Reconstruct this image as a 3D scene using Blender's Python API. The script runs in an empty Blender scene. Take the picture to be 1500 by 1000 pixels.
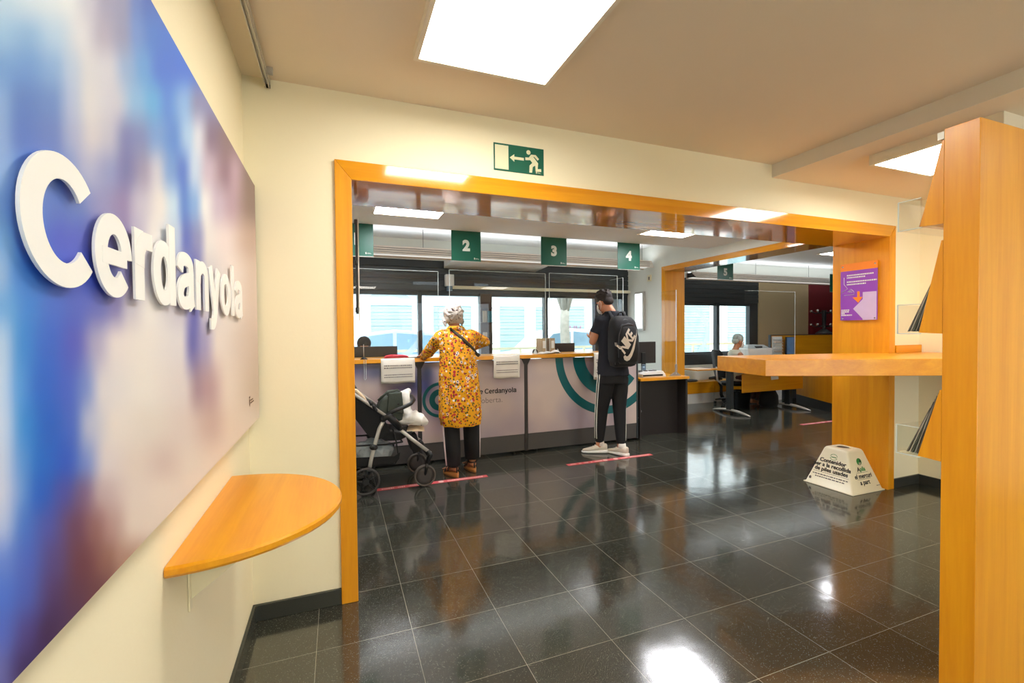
import bpy, bmesh, math, random
from mathutils import Vector, Matrix, Euler, Quaternion
from mathutils.bvhtree import BVHTree
random.seed(7)
R = math.radians
S = bpy.context.scene
COL = S.collection

# ------------------------------------------------------------------ camera
cam_data = bpy.data.cameras.new('camera')
cam = bpy.data.objects.new('camera', cam_data)
COL.objects.link(cam)
YAW, PITCH, ROLL, FPX = .3674, .0209, -.0093, 664.7
cam.location = (0, 0, 1.38)
cam.rotation_euler = (Matrix.Rotation(-YAW, 3, 'Z') @ Matrix.Rotation(math.pi/2-PITCH, 3, 'X') @ Matrix.Rotation(ROLL, 3, 'Z')).to_euler()
cam_data.lens = FPX/1500*36
cam_data.sensor_width = 36
cam_data.clip_start = 0.02
S.camera = cam
S.view_settings.view_transform = 'Standard'
S.view_settings.look = 'None'
S.view_settings.gamma = 1
S.view_settings.use_curve_mapping = False
S.view_settings.exposure = 0.5

# ------------------------------------------------------------------ sky, sun
world = bpy.data.worlds.new('world')
S.world = world
world.use_nodes = True
wn = world.node_tree
wn.nodes['Background'].inputs[0].default_value = (0.86, 0.94, 1.0, 1)
wn.nodes['Background'].inputs[1].default_value = 3.3
sun_d = bpy.data.lights.new('sun', 'SUN')
sun_d.energy = 2.7
sun_d.angle = R(2)
sun_d.color = (1, .97, .9)
sun = bpy.data.objects.new('sun', sun_d)
COL.objects.link(sun)
sun.rotation_euler = (R(38), 0, R(-15))       # comes from behind the building onto the street facade
LAMP_FRONT = 15.0
LAMP_BACK = 22.0
def portal(x0, x1, y, z0, z1, ry=0):
    d = bpy.data.lights.new('portal', 'AREA'); d.shape = 'RECTANGLE'
    d.size = x1-x0; d.size_y = z1-z0; d.cycles.is_portal = True
    o = bpy.data.objects.new('portal', d); COL.objects.link(o)
    o.location = ((x0+x1)/2, y, (z0+z1)/2); o.rotation_euler = (R(-90 if ry == 0 else 90), 0, 0)
portal(-.4, 4.6, 6.75, .95, 1.95)
portal(5.1, 8.1, 7.15, .9, 1.95)
portal(2.0, 4.4, -3.2, .1, 2.3, 1)

# ------------------------------------------------------------------ materials
def s2l(c):
    def f(v):
        v = v/255.0
        return v/12.92 if v <= .04045 else ((v+.055)/1.055)**2.4
    return (f(c[0]), f(c[1]), f(c[2]), 1)
MATS = {}
def mat(name, rgb, rough=.5, metal=0, var=.05, scale=20, bump=0, bscale=None, coat=0, spec=.5, emit=0, sheen=0):
    if name in MATS: return MATS[name]
    m = bpy.data.materials.new(name); m.use_nodes = True
    nt = m.node_tree; b = nt.nodes['Principled BSDF']
    col = s2l(rgb)
    b.inputs['Roughness'].default_value = rough
    b.inputs['Metallic'].default_value = metal
    b.inputs['Coat Weight'].default_value = coat
    b.inputs['Specular IOR Level'].default_value = spec
    b.inputs['Sheen Weight'].default_value = sheen
    tc = nt.nodes.new('ShaderNodeTexCoord')
    nz = nt.nodes.new('ShaderNodeTexNoise'); nz.inputs['Scale'].default_value = scale
    nt.links.new(tc.outputs['Object'], nz.inputs['Vector'])
    mx = nt.nodes.new('ShaderNodeMix'); mx.data_type = 'RGBA'
    mx.inputs[6].default_value = (col[0]*(1-var), col[1]*(1-var), col[2]*(1-var), 1)
    mx.inputs[7].default_value = (min(1, col[0]*(1+var)), min(1, col[1]*(1+var)), min(1, col[2]*(1+var)), 1)
    nt.links.new(nz.outputs['Fac'], mx.inputs[0])
    nt.links.new(mx.outputs[2], b.inputs['Base Color'])
    if emit:
        b.inputs['Emission Color'].default_value = col
        b.inputs['Emission Strength'].default_value = emit
    if bump:
        bn = nt.nodes.new('ShaderNodeTexNoise'); bn.inputs['Scale'].default_value = bscale or scale*3
        bn.inputs['Detail'].default_value = 4
        nt.links.new(tc.outputs['Object'], bn.inputs['Vector'])
        bp = nt.nodes.new('ShaderNodeBump'); bp.inputs['Strength'].default_value = bump
        bp.inputs['Distance'].default_value = .01
        nt.links.new(bn.outputs['Fac'], bp.inputs['Height'])
        nt.links.new(bp.outputs['Normal'], b.inputs['Normal'])
    MATS[name] = m
    return m

def wood(name, c1, c2, axis='Z', rough=.32, coat=.12, dens=1.0):
    if name in MATS: return MATS[name]
    m = bpy.data.materials.new(name); m.use_nodes = True
    nt = m.node_tree; b = nt.nodes['Principled BSDF']
    tc = nt.nodes.new('ShaderNodeTexCoord')
    mp = nt.nodes.new('ShaderNodeMapping')
    sc = {'X': (.5, 9, 9), 'Y': (9, .5, 9), 'Z': (9, 9, .5)}[axis]
    mp.inputs['Scale'].default_value = tuple(v*dens for v in sc)
    nt.links.new(tc.outputs['Object'], mp.inputs['Vector'])
    n1 = nt.nodes.new('ShaderNodeTexNoise'); n1.inputs['Scale'].default_value = 1.6
    n1.inputs['Detail'].default_value = 5; n1.inputs['Distortion'].default_value = .8
    n2 = nt.nodes.new('ShaderNodeTexNoise'); n2.inputs['Scale'].default_value = 14
    n2.inputs['Detail'].default_value = 3
    nt.links.new(mp.outputs[0], n1.inputs['Vector']); nt.links.new(mp.outputs[0], n2.inputs['Vector'])
    ad = nt.nodes.new('ShaderNodeMath'); ad.operation = 'MULTIPLY_ADD'
    ad.inputs[1].default_value = .35
    nt.links.new(n2.outputs['Fac'], ad.inputs[0]); nt.links.new(n1.outputs['Fac'], ad.inputs[2])
    rp = nt.nodes.new('ShaderNodeValToRGB')
    rp.color_ramp.elements[0].position = .42; rp.color_ramp.elements[0].color = s2l(c2)
    rp.color_ramp.elements[1].position = .92; rp.color_ramp.elements[1].color = s2l(c1)
    nt.links.new(ad.outputs[0], rp.inputs['Fac'])
    nt.links.new(rp.outputs[0], b.inputs['Base Color'])
    b.inputs['Roughness'].default_value = rough
    b.inputs['Coat Weight'].default_value = coat
    b.inputs['Coat Roughness'].default_value = .12 if coat < .5 else .05
    MATS[name] = m
    return m

W1, W2 = (240, 167, 26), (222, 141, 12)
M_woodZ = wood('beech_vertical', W1, W2, 'Z')
M_woodX = wood('beech_along', W1, W2, 'X')
M_woodY = wood('beech_across', W1, W2, 'Y')
M_soffit = wood('beech_soffit', W1, W2, 'X', rough=.12, coat=1)
M_wall = mat('cream_wall_paint', (248, 238, 206), .75, var=.02, scale=2, bump=.05, bscale=60)
M_white_wall = mat('white_wall_paint', (232, 235, 226), .7, var=.02, scale=2, bump=.05, bscale=60)
M_ceil = mat('ceiling_paint', (234, 218, 193), .85, var=.015, scale=3)
M_ceil2 = mat('ceiling_paint_white', (240, 240, 238), .85, var=.015, scale=3)
M_grey_side = mat('beam_side_paint', (226, 220, 208), .8, var=.01)
M_red_wall = mat('red_wall_paint', (112, 14, 26), .7, var=.03)
M_beige_wall = mat('beige_wall_paint', (188, 168, 130), .7, var=.03)
M_base = mat('baseboard_stone', (58, 60, 56), .25, var=.2, scale=300)
M_darkmetal = mat('anthracite_aluminium', (62, 66, 68), .35, metal=.3, var=.05)
M_black = mat('black_plastic', (20, 20, 21), .4, var=.1)
M_blackfab = mat('black_fabric', (18, 18, 20), .85, var=.25, scale=60, bump=.3, bscale=200, sheen=.1)
M_silver = mat('silver_metal', (196, 192, 184), .35, metal=.35, var=.03)
M_chrome = mat('chrome', (210, 210, 210), .12, metal=1, var=.01)
M_white = mat('white_plastic', (236, 236, 232), .4, var=.02)
M_cream = mat('cream_plastic', (240, 232, 200), .35, var=.02, scale=4)
M_paper = mat('paper', (236, 230, 216), .8, var=.03, scale=8)
M_ink = mat('black_ink', (38, 34, 34), .7, var=.05)
M_greyink = mat('grey_ink', (120, 112, 106), .7, var=.05)
M_green = mat('green_sign', (22, 98, 78), .35, var=.12, scale=3)
M_letter = mat('letter_white', (250, 250, 248), .45, var=.01)
M_signwhite = mat('sign_white', (228, 232, 222), .5, var=.02)
M_glow = mat('photoluminescent', (228, 226, 190), .5, var=.02)
M_grey = mat('grey_laminate', (78, 74, 71), .45, var=.05)
M_darkpanel = mat('dark_laminate', (44, 38, 36), .45, var=.05)
M_teal = mat('teal_print', (4, 92, 94), .4, var=.06)
M_stripe = mat('red_tape', (214, 88, 96), .45, var=.08, scale=40)
M_tapewhite = mat('tape_white', (246, 206, 200), .5, var=.03)
M_skin = mat('skin', (196, 134, 98), .55, var=.06, scale=15)
M_skin2 = mat('skin_tan', (190, 126, 88), .55, var=.06, scale=15)
M_hair = mat('dark_hair', (38, 27, 22), .7, var=.4, scale=60, bump=.8, bscale=120)
M_greyhair = mat('grey_hair', (178, 188, 182), .7, var=.2, scale=50, bump=.8, bscale=120)
M_tshirt = mat('navy_shirt', (26, 28, 38), .85, var=.15, scale=20, bump=.15, bscale=25)
M_trouser = mat('black_trousers', (16, 16, 18), .8, var=.2, scale=20, bump=.15, bscale=22)
M_cloth_white = mat('white_cloth', (238, 234, 226), .85, var=.05, bump=.3, bscale=20)
M_shoe = mat('cream_shoe', (226, 216, 198), .6, var=.1, scale=30)
M_sole = mat('white_sole', (236, 234, 228), .6, var=.03)
M_sandal = mat('tan_leather', (196, 130, 70), .45, var=.1)
M_rubber = mat('dark_rubber', (58, 54, 52), .7, var=.1)
M_red = mat('red_fabric', (214, 60, 72), .7, var=.1)
M_tealshut = mat('teal_shutter', (150, 180, 183), .6, var=.08, scale=3)
M_facade = mat('white_render', (232, 232, 230), .8, var=.03, scale=2)
M_street = mat('pavement', (190, 188, 184), .8, var=.08, scale=4)
M_purple = mat('purple_print', (146, 70, 186), .35, var=.06)
M_orange = mat('orange_print', (246, 140, 20), .35, var=.04)
M_greencase = mat('grey_green_bag', (62, 70, 62), .7, var=.12, bump=.3, bscale=30)
M_beigeslat = mat('beige_slat', (222, 210, 196), .45, var=.03)
M_lilac = mat('lilac_print', (206, 186, 224), .35, var=.05)

def glass_mat(name, tint=(1, 1, 1, 1), ior=1.45, rough=0.0):
    m = bpy.data.materials.new(name); m.use_nodes = True
    nt = m.node_tree; nt.nodes.clear()
    out = nt.nodes.new('ShaderNodeOutputMaterial')
    tr = nt.nodes.new('ShaderNodeBsdfTransparent'); tr.inputs[0].default_value = tint
    gl = nt.nodes.new('ShaderNodeBsdfGlossy'); gl.inputs['Roughness'].default_value = rough
    fr = nt.nodes.new('ShaderNodeFresnel'); fr.inputs[0].default_value = ior
    mx = nt.nodes.new('ShaderNodeMixShader')
    ge = nt.nodes.new('ShaderNodeNewGeometry')
    mr = nt.nodes.new('ShaderNodeMath'); mr.operation = 'SUBTRACT'; mr.inputs[0].default_value = 1
    mm = nt.nodes.new('ShaderNodeMath'); mm.operation = 'MULTIPLY'
    nt.links.new(ge.outputs['Backfacing'], mr.inputs[1]); nt.links.new(mr.outputs[0], mm.inputs[0]); nt.links.new(fr.outputs[0], mm.inputs[1])
    nt.links.new(mm.outputs[0], mx.inputs[0]); nt.links.new(tr.outputs[0], mx.inputs[1])
    nt.links.new(gl.outputs[0], mx.inputs[2]); nt.links.new(mx.outputs[0], out.inputs[0])
    MATS[name] = m
    return m
M_glass = glass_mat('window_glass', (.96, .99, 1, 1))
M_acryl = glass_mat('clear_acrylic', (.965, .975, .97, 1), 1.5)
M_acryl_edge = mat('acrylic_edge', (205, 214, 210), .25, var=.02)
def frost_mat():
    m = bpy.data.materials.new('frosted_film'); m.use_nodes = True
    nt = m.node_tree; nt.nodes.clear()
    out = nt.nodes.new('ShaderNodeOutputMaterial')
    tr = nt.nodes.new('ShaderNodeBsdfTransparent'); tr.inputs[0].default_value = (.62, .72, .74, 1)
    df = nt.nodes.new('ShaderNodeBsdfTranslucent'); df.inputs[0].default_value = (.8, .86, .86, 1)
    mx = nt.nodes.new('ShaderNodeMixShader'); mx.inputs[0].default_value = .35
    nt.links.new(tr.outputs[0], mx.inputs[1]); nt.links.new(df.outputs[0], mx.inputs[2])
    nt.links.new(mx.outputs[0], out.inputs[0])
    return m
M_frost = frost_mat()
def bag_mat():
    m = bpy.data.materials.new('thin_plastic_bag'); m.use_nodes = True
    nt = m.node_tree; nt.nodes.clear()
    out = nt.nodes.new('ShaderNodeOutputMaterial')
    tr = nt.nodes.new('ShaderNodeBsdfTransparent'); tr.inputs[0].default_value = (.8, .85, .88, 1)
    pr = nt.nodes.new('ShaderNodeBsdfPrincipled'); pr.inputs['Base Color'].default_value = s2l((196, 204, 208))
    pr.inputs['Roughness'].default_value = .15
    nz = nt.nodes.new('ShaderNodeTexNoise'); nz.inputs['Scale'].default_value = 22; nz.inputs['Detail'].default_value = 6
    tc = nt.nodes.new('ShaderNodeTexCoord'); nt.links.new(tc.outputs['Object'], nz.inputs['Vector'])
    bp = nt.nodes.new('ShaderNodeBump'); bp.inputs['Strength'].default_value = 1; bp.inputs['Distance'].default_value = .03
    nt.links.new(nz.outputs['Fac'], bp.inputs['Height']); nt.links.new(bp.outputs[0], pr.inputs['Normal'])
    mx = nt.nodes.new('ShaderNodeMixShader'); mx.inputs[0].default_value = .6
    nt.links.new(tr.outputs[0], mx.inputs[1]); nt.links.new(pr.outputs[0], mx.inputs[2])
    nt.links.new(mx.outputs[0], out.inputs[0])
    return m
M_bag = bag_mat()
def emis(name, rgb, strength):
    m = bpy.data.materials.new(name); m.use_nodes = True
    nt = m.node_tree; nt.nodes.clear()
    out = nt.nodes.new('ShaderNodeOutputMaterial')
    e = nt.nodes.new('ShaderNodeEmission'); e.inputs[0].default_value = s2l(rgb); e.inputs[1].default_value = strength
    nt.links.new(e.outputs[0], out.inputs[0])
    return m
M_lampF = emis('lamp_diffuser_front', (255, 249, 236), LAMP_FRONT)
M_lampB = emis('lamp_diffuser_back', (250, 250, 255), LAMP_BACK)
M_lightbox = emis('lightbox_glow', (244, 252, 255), 1.3)

def floor_mat():
    m = bpy.data.materials.new('dark_terrazzo'); m.use_nodes = True
    nt = m.node_tree; b = nt.nodes['Principled BSDF']
    L = nt.links.new
    geo = nt.nodes.new('ShaderNodeNewGeometry')
    sep = nt.nodes.new('ShaderNodeSeparateXYZ'); L(geo.outputs['Position'], sep.inputs[0])
    def math_(op, a, bb=None, c=None):
        n = nt.nodes.new('ShaderNodeMath'); n.operation = op
        for i, v in enumerate((a, bb, c)):
            if v is None: continue
            if isinstance(v, (int, float)): n.inputs[i].default_value = v
            else: L(v, n.inputs[i])
        return n.outputs[0]
    G = .4096
    def dist(o, off, g):
        f = math_('FRACT', math_('MULTIPLY_ADD', o, 1/g, -off/g+100))
        return math_('MULTIPLY', math_('MINIMUM', f, math_('SUBTRACT', 1, f)), g)
    dx = dist(sep.outputs[0], .303, G); dy = dist(sep.outputs[1], 2.5315, G)
    d = math_('MINIMUM', dx, dy)
    nzj = nt.nodes.new('ShaderNodeTexNoise'); nzj.inputs['Scale'].default_value = 1.3
    L(geo.outputs['Position'], nzj.inputs['Vector'])
    jw = math_('MULTIPLY_ADD', nzj.outputs['Fac'], .0016, .0001)
    joint = math_('LESS_THAN', d, jw)
    # terrazzo chips
    v1 = nt.nodes.new('ShaderNodeTexVoronoi'); v1.inputs['Scale'].default_value = 240
    L(geo.outputs['Position'], v1.inputs['Vector'])
    wn_ = nt.nodes.new('ShaderNodeTexWhiteNoise'); L(v1.outputs['Color'], wn_.inputs['Vector'])
    chip = math_('GREATER_THAN', wn_.outputs['Value'], .86)
    small = math_('LESS_THAN', v1.outputs['Distance'], .33)
    chipm = math_('MULTIPLY', chip, small)
    n2 = nt.nodes.new('ShaderNodeTexNoise'); n2.inputs['Scale'].default_value = 230; n2.inputs['Detail'].default_value = 3
    L(geo.outputs['Position'], n2.inputs['Vector'])
    # per tile tint
    tx = math_('FLOOR', math_('MULTIPLY_ADD', sep.outputs[0], 1/G, -.303/G)); ty = math_('FLOOR', math_('MULTIPLY_ADD', sep.outputs[1], 1/G, -2.5315/G))
    cmb = nt.nodes.new('ShaderNodeCombineXYZ'); L(tx, cmb.inputs[0]); L(ty, cmb.inputs[1])
    w2 = nt.nodes.new('ShaderNodeTexWhiteNoise'); L(cmb.outputs[0], w2.inputs['Vector'])
    r = nt.nodes.new('ShaderNodeValToRGB'); L(n2.outputs['Fac'], r.inputs['Fac'])
    r.color_ramp.elements[0].position = .3; r.color_ramp.elements[0].color = s2l((44, 45, 40))
    r.color_ramp.elements[1].position = .7; r.color_ramp.elements[1].color = s2l((70, 71, 63))
    hs = nt.nodes.new('ShaderNodeHueSaturation'); L(r.outputs[0], hs.inputs['Color'])
    L(math_('MULTIPLY_ADD', w2.outputs['Value'], .5, .75), hs.inputs['Value'])
    m1 = nt.nodes.new('ShaderNodeMix'); m1.data_type = 'RGBA'
    L(chipm, m1.inputs[0]); L(hs.outputs[0], m1.inputs[6]); m1.inputs[7].default_value = s2l((132, 134, 120))
    m2 = nt.nodes.new('ShaderNodeMix'); m2.data_type = 'RGBA'
    L(math_('MULTIPLY', joint, .62), m2.inputs[0]); L(m1.outputs[2], m2.inputs[6]); m2.inputs[7].default_value = s2l((196, 190, 172))
    L(m2.outputs[2], b.inputs['Base Color'])
    nr = nt.nodes.new('ShaderNodeTexNoise'); nr.inputs['Scale'].default_value = 3; nr.inputs['Detail'].default_value = 5
    L(geo.outputs['Position'], nr.inputs['Vector'])
    L(math_('MULTIPLY_ADD', nr.outputs['Fac'], .10, .065), b.inputs['Roughness'])
    b.inputs['IOR'].default_value = 1.7
    b.inputs['Specular IOR Level'].default_value = .8
    nb = nt.nodes.new('ShaderNodeTexNoise'); nb.inputs['Scale'].default_value = 5
    L(geo.outputs['Position'], nb.inputs['Vector'])
    bp = nt.nodes.new('ShaderNodeBump'); bp.inputs['Strength'].default_value = .06; bp.inputs['Distance'].default_value = .02
    L(nb.outputs['Fac'], bp.inputs['Height']); L(bp.outputs[0], b.inputs['Normal'])
    return m
M_floor = floor_mat()

def counter_print():
    m = bpy.data.materials.new('counter_print'); m.use_nodes = True
    nt = m.node_tree; b = nt.nodes['Principled BSDF']; L = nt.links.new
    geo = nt.nodes.new('ShaderNodeNewGeometry')
    n = nt.nodes.new('ShaderNodeTexNoise'); n.inputs['Scale'].default_value = 1.9; n.inputs['Detail'].default_value = 1.2
    L(geo.outputs['Position'], n.inputs['Vector'])
    r = nt.nodes.new('ShaderNodeValToRGB'); L(n.outputs['Fac'], r.inputs['Fac'])
    e = r.color_ramp.elements
    e[0].position = .34; e[0].color = s2l((176, 160, 166)); e[1].position = .62; e[1].color = s2l((208, 188, 176))
    cur = r.outputs[0]
    blobs = [(.10, 1.02, .30, .12, (44, 60, 130)), (.36, .98, .14, .10, (70, 78, 110)), (.60, .80, .20, .10, (66, 46, 110)), (.74, .84, .10, .16, (48, 40, 96)), (.30, .62, .2, .12, (150, 130, 140)),
             (.88, .96, .10, .14, (60, 96, 150)), (.86, .80, .08, .16, (52, 70, 140)), (1.03, .52, .16, .10, (150, 130, 176)), (1.02, .36, .2, .08, (206, 180, 186)), (.15, .42, .3, .12, (120, 100, 120)),
             (2.80, .84, .09, .20, (96, 66, 96)), (3.02, 1.0, .12, .12, (90, 76, 90)), (3.15, .40, .06, .20, (160, 140, 150)), (1.62, 1.02, .4, .10, (150, 134, 126))]
    sp = nt.nodes.new('ShaderNodeSeparateXYZ'); L(geo.outputs['Position'], sp.inputs[0])
    def mth(op, a, bb):
        q = nt.nodes.new('ShaderNodeMath'); q.operation = op
        for i, v in enumerate((a, bb)):
            if isinstance(v, (int, float)): q.inputs[i].default_value = v
            else: L(v, q.inputs[i])
        return q.outputs[0]
    for (x, z, rx, rz, c) in blobs:
        dx = mth('MULTIPLY', mth('SUBTRACT', sp.outputs[0], x), 1/rx); dz = mth('MULTIPLY', mth('SUBTRACT', sp.outputs[2], z), 1/rz)
        d2 = mth('ADD', mth('MULTIPLY', dx, dx), mth('MULTIPLY', dz, dz))
        f = mth('MULTIPLY', mth('POWER', 2.71828, mth('MULTIPLY', d2, -1.0)), .85)
        mx = nt.nodes.new('ShaderNodeMix'); mx.data_type = 'RGBA'; L(f, mx.inputs[0]); L(cur, mx.inputs[6]); mx.inputs[7].default_value = s2l(c); cur = mx.outputs[2]
    L(cur, b.inputs['Base Color']); b.inputs['Roughness'].default_value = .42
    return m
M_cprint = counter_print()

def floral():
    m = bpy.data.materials.new('yellow_floral'); m.use_nodes = True
    nt = m.node_tree; b = nt.nodes['Principled BSDF']; L = nt.links.new
    tc = nt.nodes.new('ShaderNodeTexCoord')
    base = nt.nodes.new('ShaderNodeRGB'); base.outputs[0].default_value = s2l((236, 166, 8))
    cur = base.outputs[0]
    def layer(scale, thr, offs, cols, keep):
        nonlocal cur
        mp = nt.nodes.new('ShaderNodeMapping'); mp.inputs['Location'].default_value = offs
        L(tc.outputs['Object'], mp.inputs['Vector'])
        dn = nt.nodes.new('ShaderNodeTexNoise'); dn.inputs['Scale'].default_value = scale*2.2
        L(mp.outputs[0], dn.inputs['Vector'])
        v = nt.nodes.new('ShaderNodeTexVoronoi'); v.inputs['Scale'].default_value = scale
        v.inputs['Randomness'].default_value = .8
        L(mp.outputs[0], v.inputs['Vector'])
        ds = nt.nodes.new('ShaderNodeMath'); ds.operation = 'MULTIPLY_ADD'; ds.inputs[1].default_value = .42
        L(dn.outputs['Fac'], ds.inputs[0]); L(v.outputs['Distance'], ds.inputs[2])
        lt = nt.nodes.new('ShaderNodeMath'); lt.operation = 'LESS_THAN'; lt.inputs[1].default_value = thr+.21
        L(ds.outputs[0], lt.inputs[0])
        wnn = nt.nodes.new('ShaderNodeTexWhiteNoise'); L(v.outputs['Color'], wnn.inputs['Vector'])
        kp = nt.nodes.new('ShaderNodeMath'); kp.operation = 'LESS_THAN'; kp.inputs[1].default_value = keep
        L(wnn.outputs['Value'], kp.inputs[0])
        ml = nt.nodes.new('ShaderNodeMath'); ml.operation = 'MULTIPLY'; L(lt.outputs[0], ml.inputs[0]); L(kp.outputs[0], ml.inputs[1])
        rp = nt.nodes.new('ShaderNodeValToRGB'); rp.color_ramp.interpolation = 'CONSTANT'
        sp = nt.nodes.new('ShaderNodeSeparateColor'); L(wnn.outputs['Color'], sp.inputs[0])
        L(sp.outputs[1], rp.inputs['Fac'])
        rp.color_ramp.elements[0].color = s2l(cols[0]); rp.color_ramp.elements[0].position = 0
        rp.color_ramp.elements[1].color = s2l(cols[1]); rp.color_ramp.elements[1].position = 1/len(cols)
        for i in range(2, len(cols)):
            q = rp.color_ramp.elements.new(i/len(cols)); q.color = s2l(cols[i])
        mx = nt.nodes.new('ShaderNodeMix'); mx.data_type = 'RGBA'
        L(ml.outputs[0], mx.inputs[0]); L(cur, mx.inputs[6]); L(rp.outputs[0], mx.inputs[7])
        cur = mx.outputs[2]
        return v, ml
    layer(48, .42, (3.1, 1.2, .5), [(70, 78, 24), (96, 62, 18), (60, 66, 30)], .55)
    layer(40, .36, (1.7, .3, 2.2), [(196, 60, 40), (150, 40, 50), (224, 120, 60)], .45)
    layer(27, .38, (0, 0, 0), [(240, 226, 216), (180, 36, 50), (232, 190, 160), (204, 60, 50)], .62)
    layer(27, .17, (0, 0, 0), [(70, 30, 60), (60, 50, 20), (120, 30, 50), (90, 40, 20)], .62)
    L(cur, b.inputs['Base Color']); b.inputs['Roughness'].default_value = .8
    return m
M_floral = floral()

# ------------------------------------------------------------------ mesh helpers
def P(o):
    v = Vector((0, 0, 0))
    while o is not None:
        v += o.location; o = o.parent
    return v
def tag(o, label=None, cat=None, group=None, kind=None):
    if label: o['label'] = label
    if cat: o['category'] = cat
    if group: o['group'] = group
    if kind: o['kind'] = kind
    return o
def empty(name, loc, label=None, cat=None, group=None, kind=None):
    o = bpy.data.objects.new(name, None); COL.objects.link(o); o.location = loc
    o.empty_display_size = .1
    return tag(o, label, cat, group, kind)

class MB:
    """collects shapes given in world coordinates, then links them as one mesh object"""
    def __init__(s): s.bm = bmesh.new(); s.mi = 0
    def face(s, vs):
        try:
            f = s.bm.faces.new(vs); f.material_index = s.mi; return f
        except ValueError: return None
    def box(s, x0, x1, y0, y1, z0, z1, M=None):
        v = [Vector((x, y, z)) for z in (z0, z1) for y in (y0, y1) for x in (x0, x1)]
        if M: v = [M @ p for p in v]
        v = [s.bm.verts.new(p) for p in v]
        for f in ((0, 2, 3, 1), (4, 5, 7, 6), (0, 1, 5, 4), (2, 6, 7, 3), (0, 4, 6, 2), (1, 3, 7, 5)):
            s.face([v[i] for i in f])
        return s
    def hexa(s, pts):
        v = [s.bm.verts.new(p) for p in pts]      # bottom four then top four, same order
        for f in ((0, 3, 2, 1), (4, 5, 6, 7), (0, 1, 5, 4), (1, 2, 6, 5), (2, 3, 7, 6), (3, 0, 4, 7)):
            s.face([v[i] for i in f])
        return s
    def rings(s, rings, cap=True, closed=False):
        vr = [[s.bm.verts.new(p) for p in r] for r in rings]
        n = len(vr[0]); m = len(vr)
        for i in range(m if closed else m-1):
            a, b = vr[i], vr[(i+1) % m]
            for k in range(n):
                f = s.face([a[k], a[(k+1) % n], b[(k+1) % n], b[k]])
                if f: f.smooth = True
        if cap and not closed:
            s.face(list(reversed(vr[0]))); s.face(vr[-1])
        return s
    def tube(s, pts, r, n=10, closed=False, flat=1.0, up=None):
        pts = [Vector(p) for p in pts]; m = len(pts)
        rr = r if isinstance(r, (list, tuple)) else [r]*m
        rings = []; prev = None
        for i, p in enumerate(pts):
            if closed: t = (pts[(i+1) % m]-pts[i-1]).normalized()
            else: t = (pts[min(i+1, m-1)]-pts[max(i-1, 0)]).normalized()
            if prev is None:
                a = Vector(up) if up else (Vector((0, 0, 1)) if abs(t.z) < .9 else Vector((0, 1, 0)))
                u = (a-t*a.dot(t)).normalized()
            else:
                u = (prev-t*prev.dot(t)).normalized()
            prev = u; w = t.cross(u)
            rings.append([p+(u*math.cos(2*math.pi*k/n)*rr[i]+w*math.sin(2*math.pi*k/n)*rr[i]*flat) for k in range(n)])
        return s.rings(rings, True, closed)
    def cyl(s, c, r, z0, z1, n=24, r1=None):
        r1 = r if r1 is None else r1
        return s.rings([[Vector((c[0]+math.cos(2*math.pi*k/n)*q, c[1]+math.sin(2*math.pi*k/n)*q, z)) for k in range(n)] for q, z in ((r, z0), (r1, z1))])
    def ball(s, c, r, n=16, m=10, M=None):
        if not isinstance(r, (list, tuple)): r = (r, r, r)
        c = Vector(c)
        rg = []
        for j in range(1, m):
            a = math.pi*j/m
            rg.append([c+((M or Matrix.Identity(3)) @ Vector((math.cos(2*math.pi*k/n)*math.sin(a)*r[0], math.sin(2*math.pi*k/n)*math.sin(a)*r[1], -math.cos(a)*r[2]))) for k in range(n)])
        vr = [[s.bm.verts.new(p) for p in q] for q in rg]
        lo = s.bm.verts.new(c+((M or Matrix.Identity(3)) @ Vector((0, 0, -r[2])))); hi = s.bm.verts.new(c+((M or Matrix.Identity(3)) @ Vector((0, 0, r[2]))))
        for i in range(len(vr)-1):
            for k in range(n):
                f = s.face([vr[i][k], vr[i][(k+1) % n], vr[i+1][(k+1) % n], vr[i+1][k]]); f.smooth = True
        for k in range(n):
            f = s.face([lo, vr[0][(k+1) % n], vr[0][k]]); f.smooth = True
            f = s.face([hi, vr[-1][k], vr[-1][(k+1) % n]]); f.smooth = True
        return s
    def prism(s, poly, d):
        """poly: list of 3-D points in a plane, d: extrusion vector"""
        d = Vector(d); a = [s.bm.verts.new(Vector(p)) for p in poly]; b = [s.bm.verts.new(Vector(p)+d) for p in poly]
        s.face(list(reversed(a))); s.face(b); n = len(poly)
        for k in range(n): s.face([a[k], a[(k+1) % n], b[(k+1) % n], b[k]])
        return s
    def limb(s, pts, radii, n=14, up=None, balls=True):
        """tapered limb with round joints; radii numbers or (ru, rw)"""
        pts = [Vector(p) for p in pts]
        m = len(pts); rings = []; prev = None
        for i, p in enumerate(pts):
            t = (pts[min(i+1, m-1)]-pts[max(i-1, 0)]).normalized()
            if prev is None:
                a = Vector(up) if up else (Vector((0, 1, 0)) if abs(t.y) < .8 else Vector((1, 0, 0)))
                u = (a-t*a.dot(t)).normalized()
            else: u = (prev-t*prev.dot(t)).normalized()
            prev = u; w = t.cross(u)
            r = radii[i]; ru, rw = (r, r) if not isinstance(r, tuple) else r
            rings.append([p+u*math.cos(2*math.pi*k/n)*ru+w*math.sin(2*math.pi*k/n)*rw for k in range(n)])
            if balls and i in (0, m-1):
                q = min(ru, rw)*.98
                s.ball(p, q, 12, 8)
        return s.rings(rings)
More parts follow.
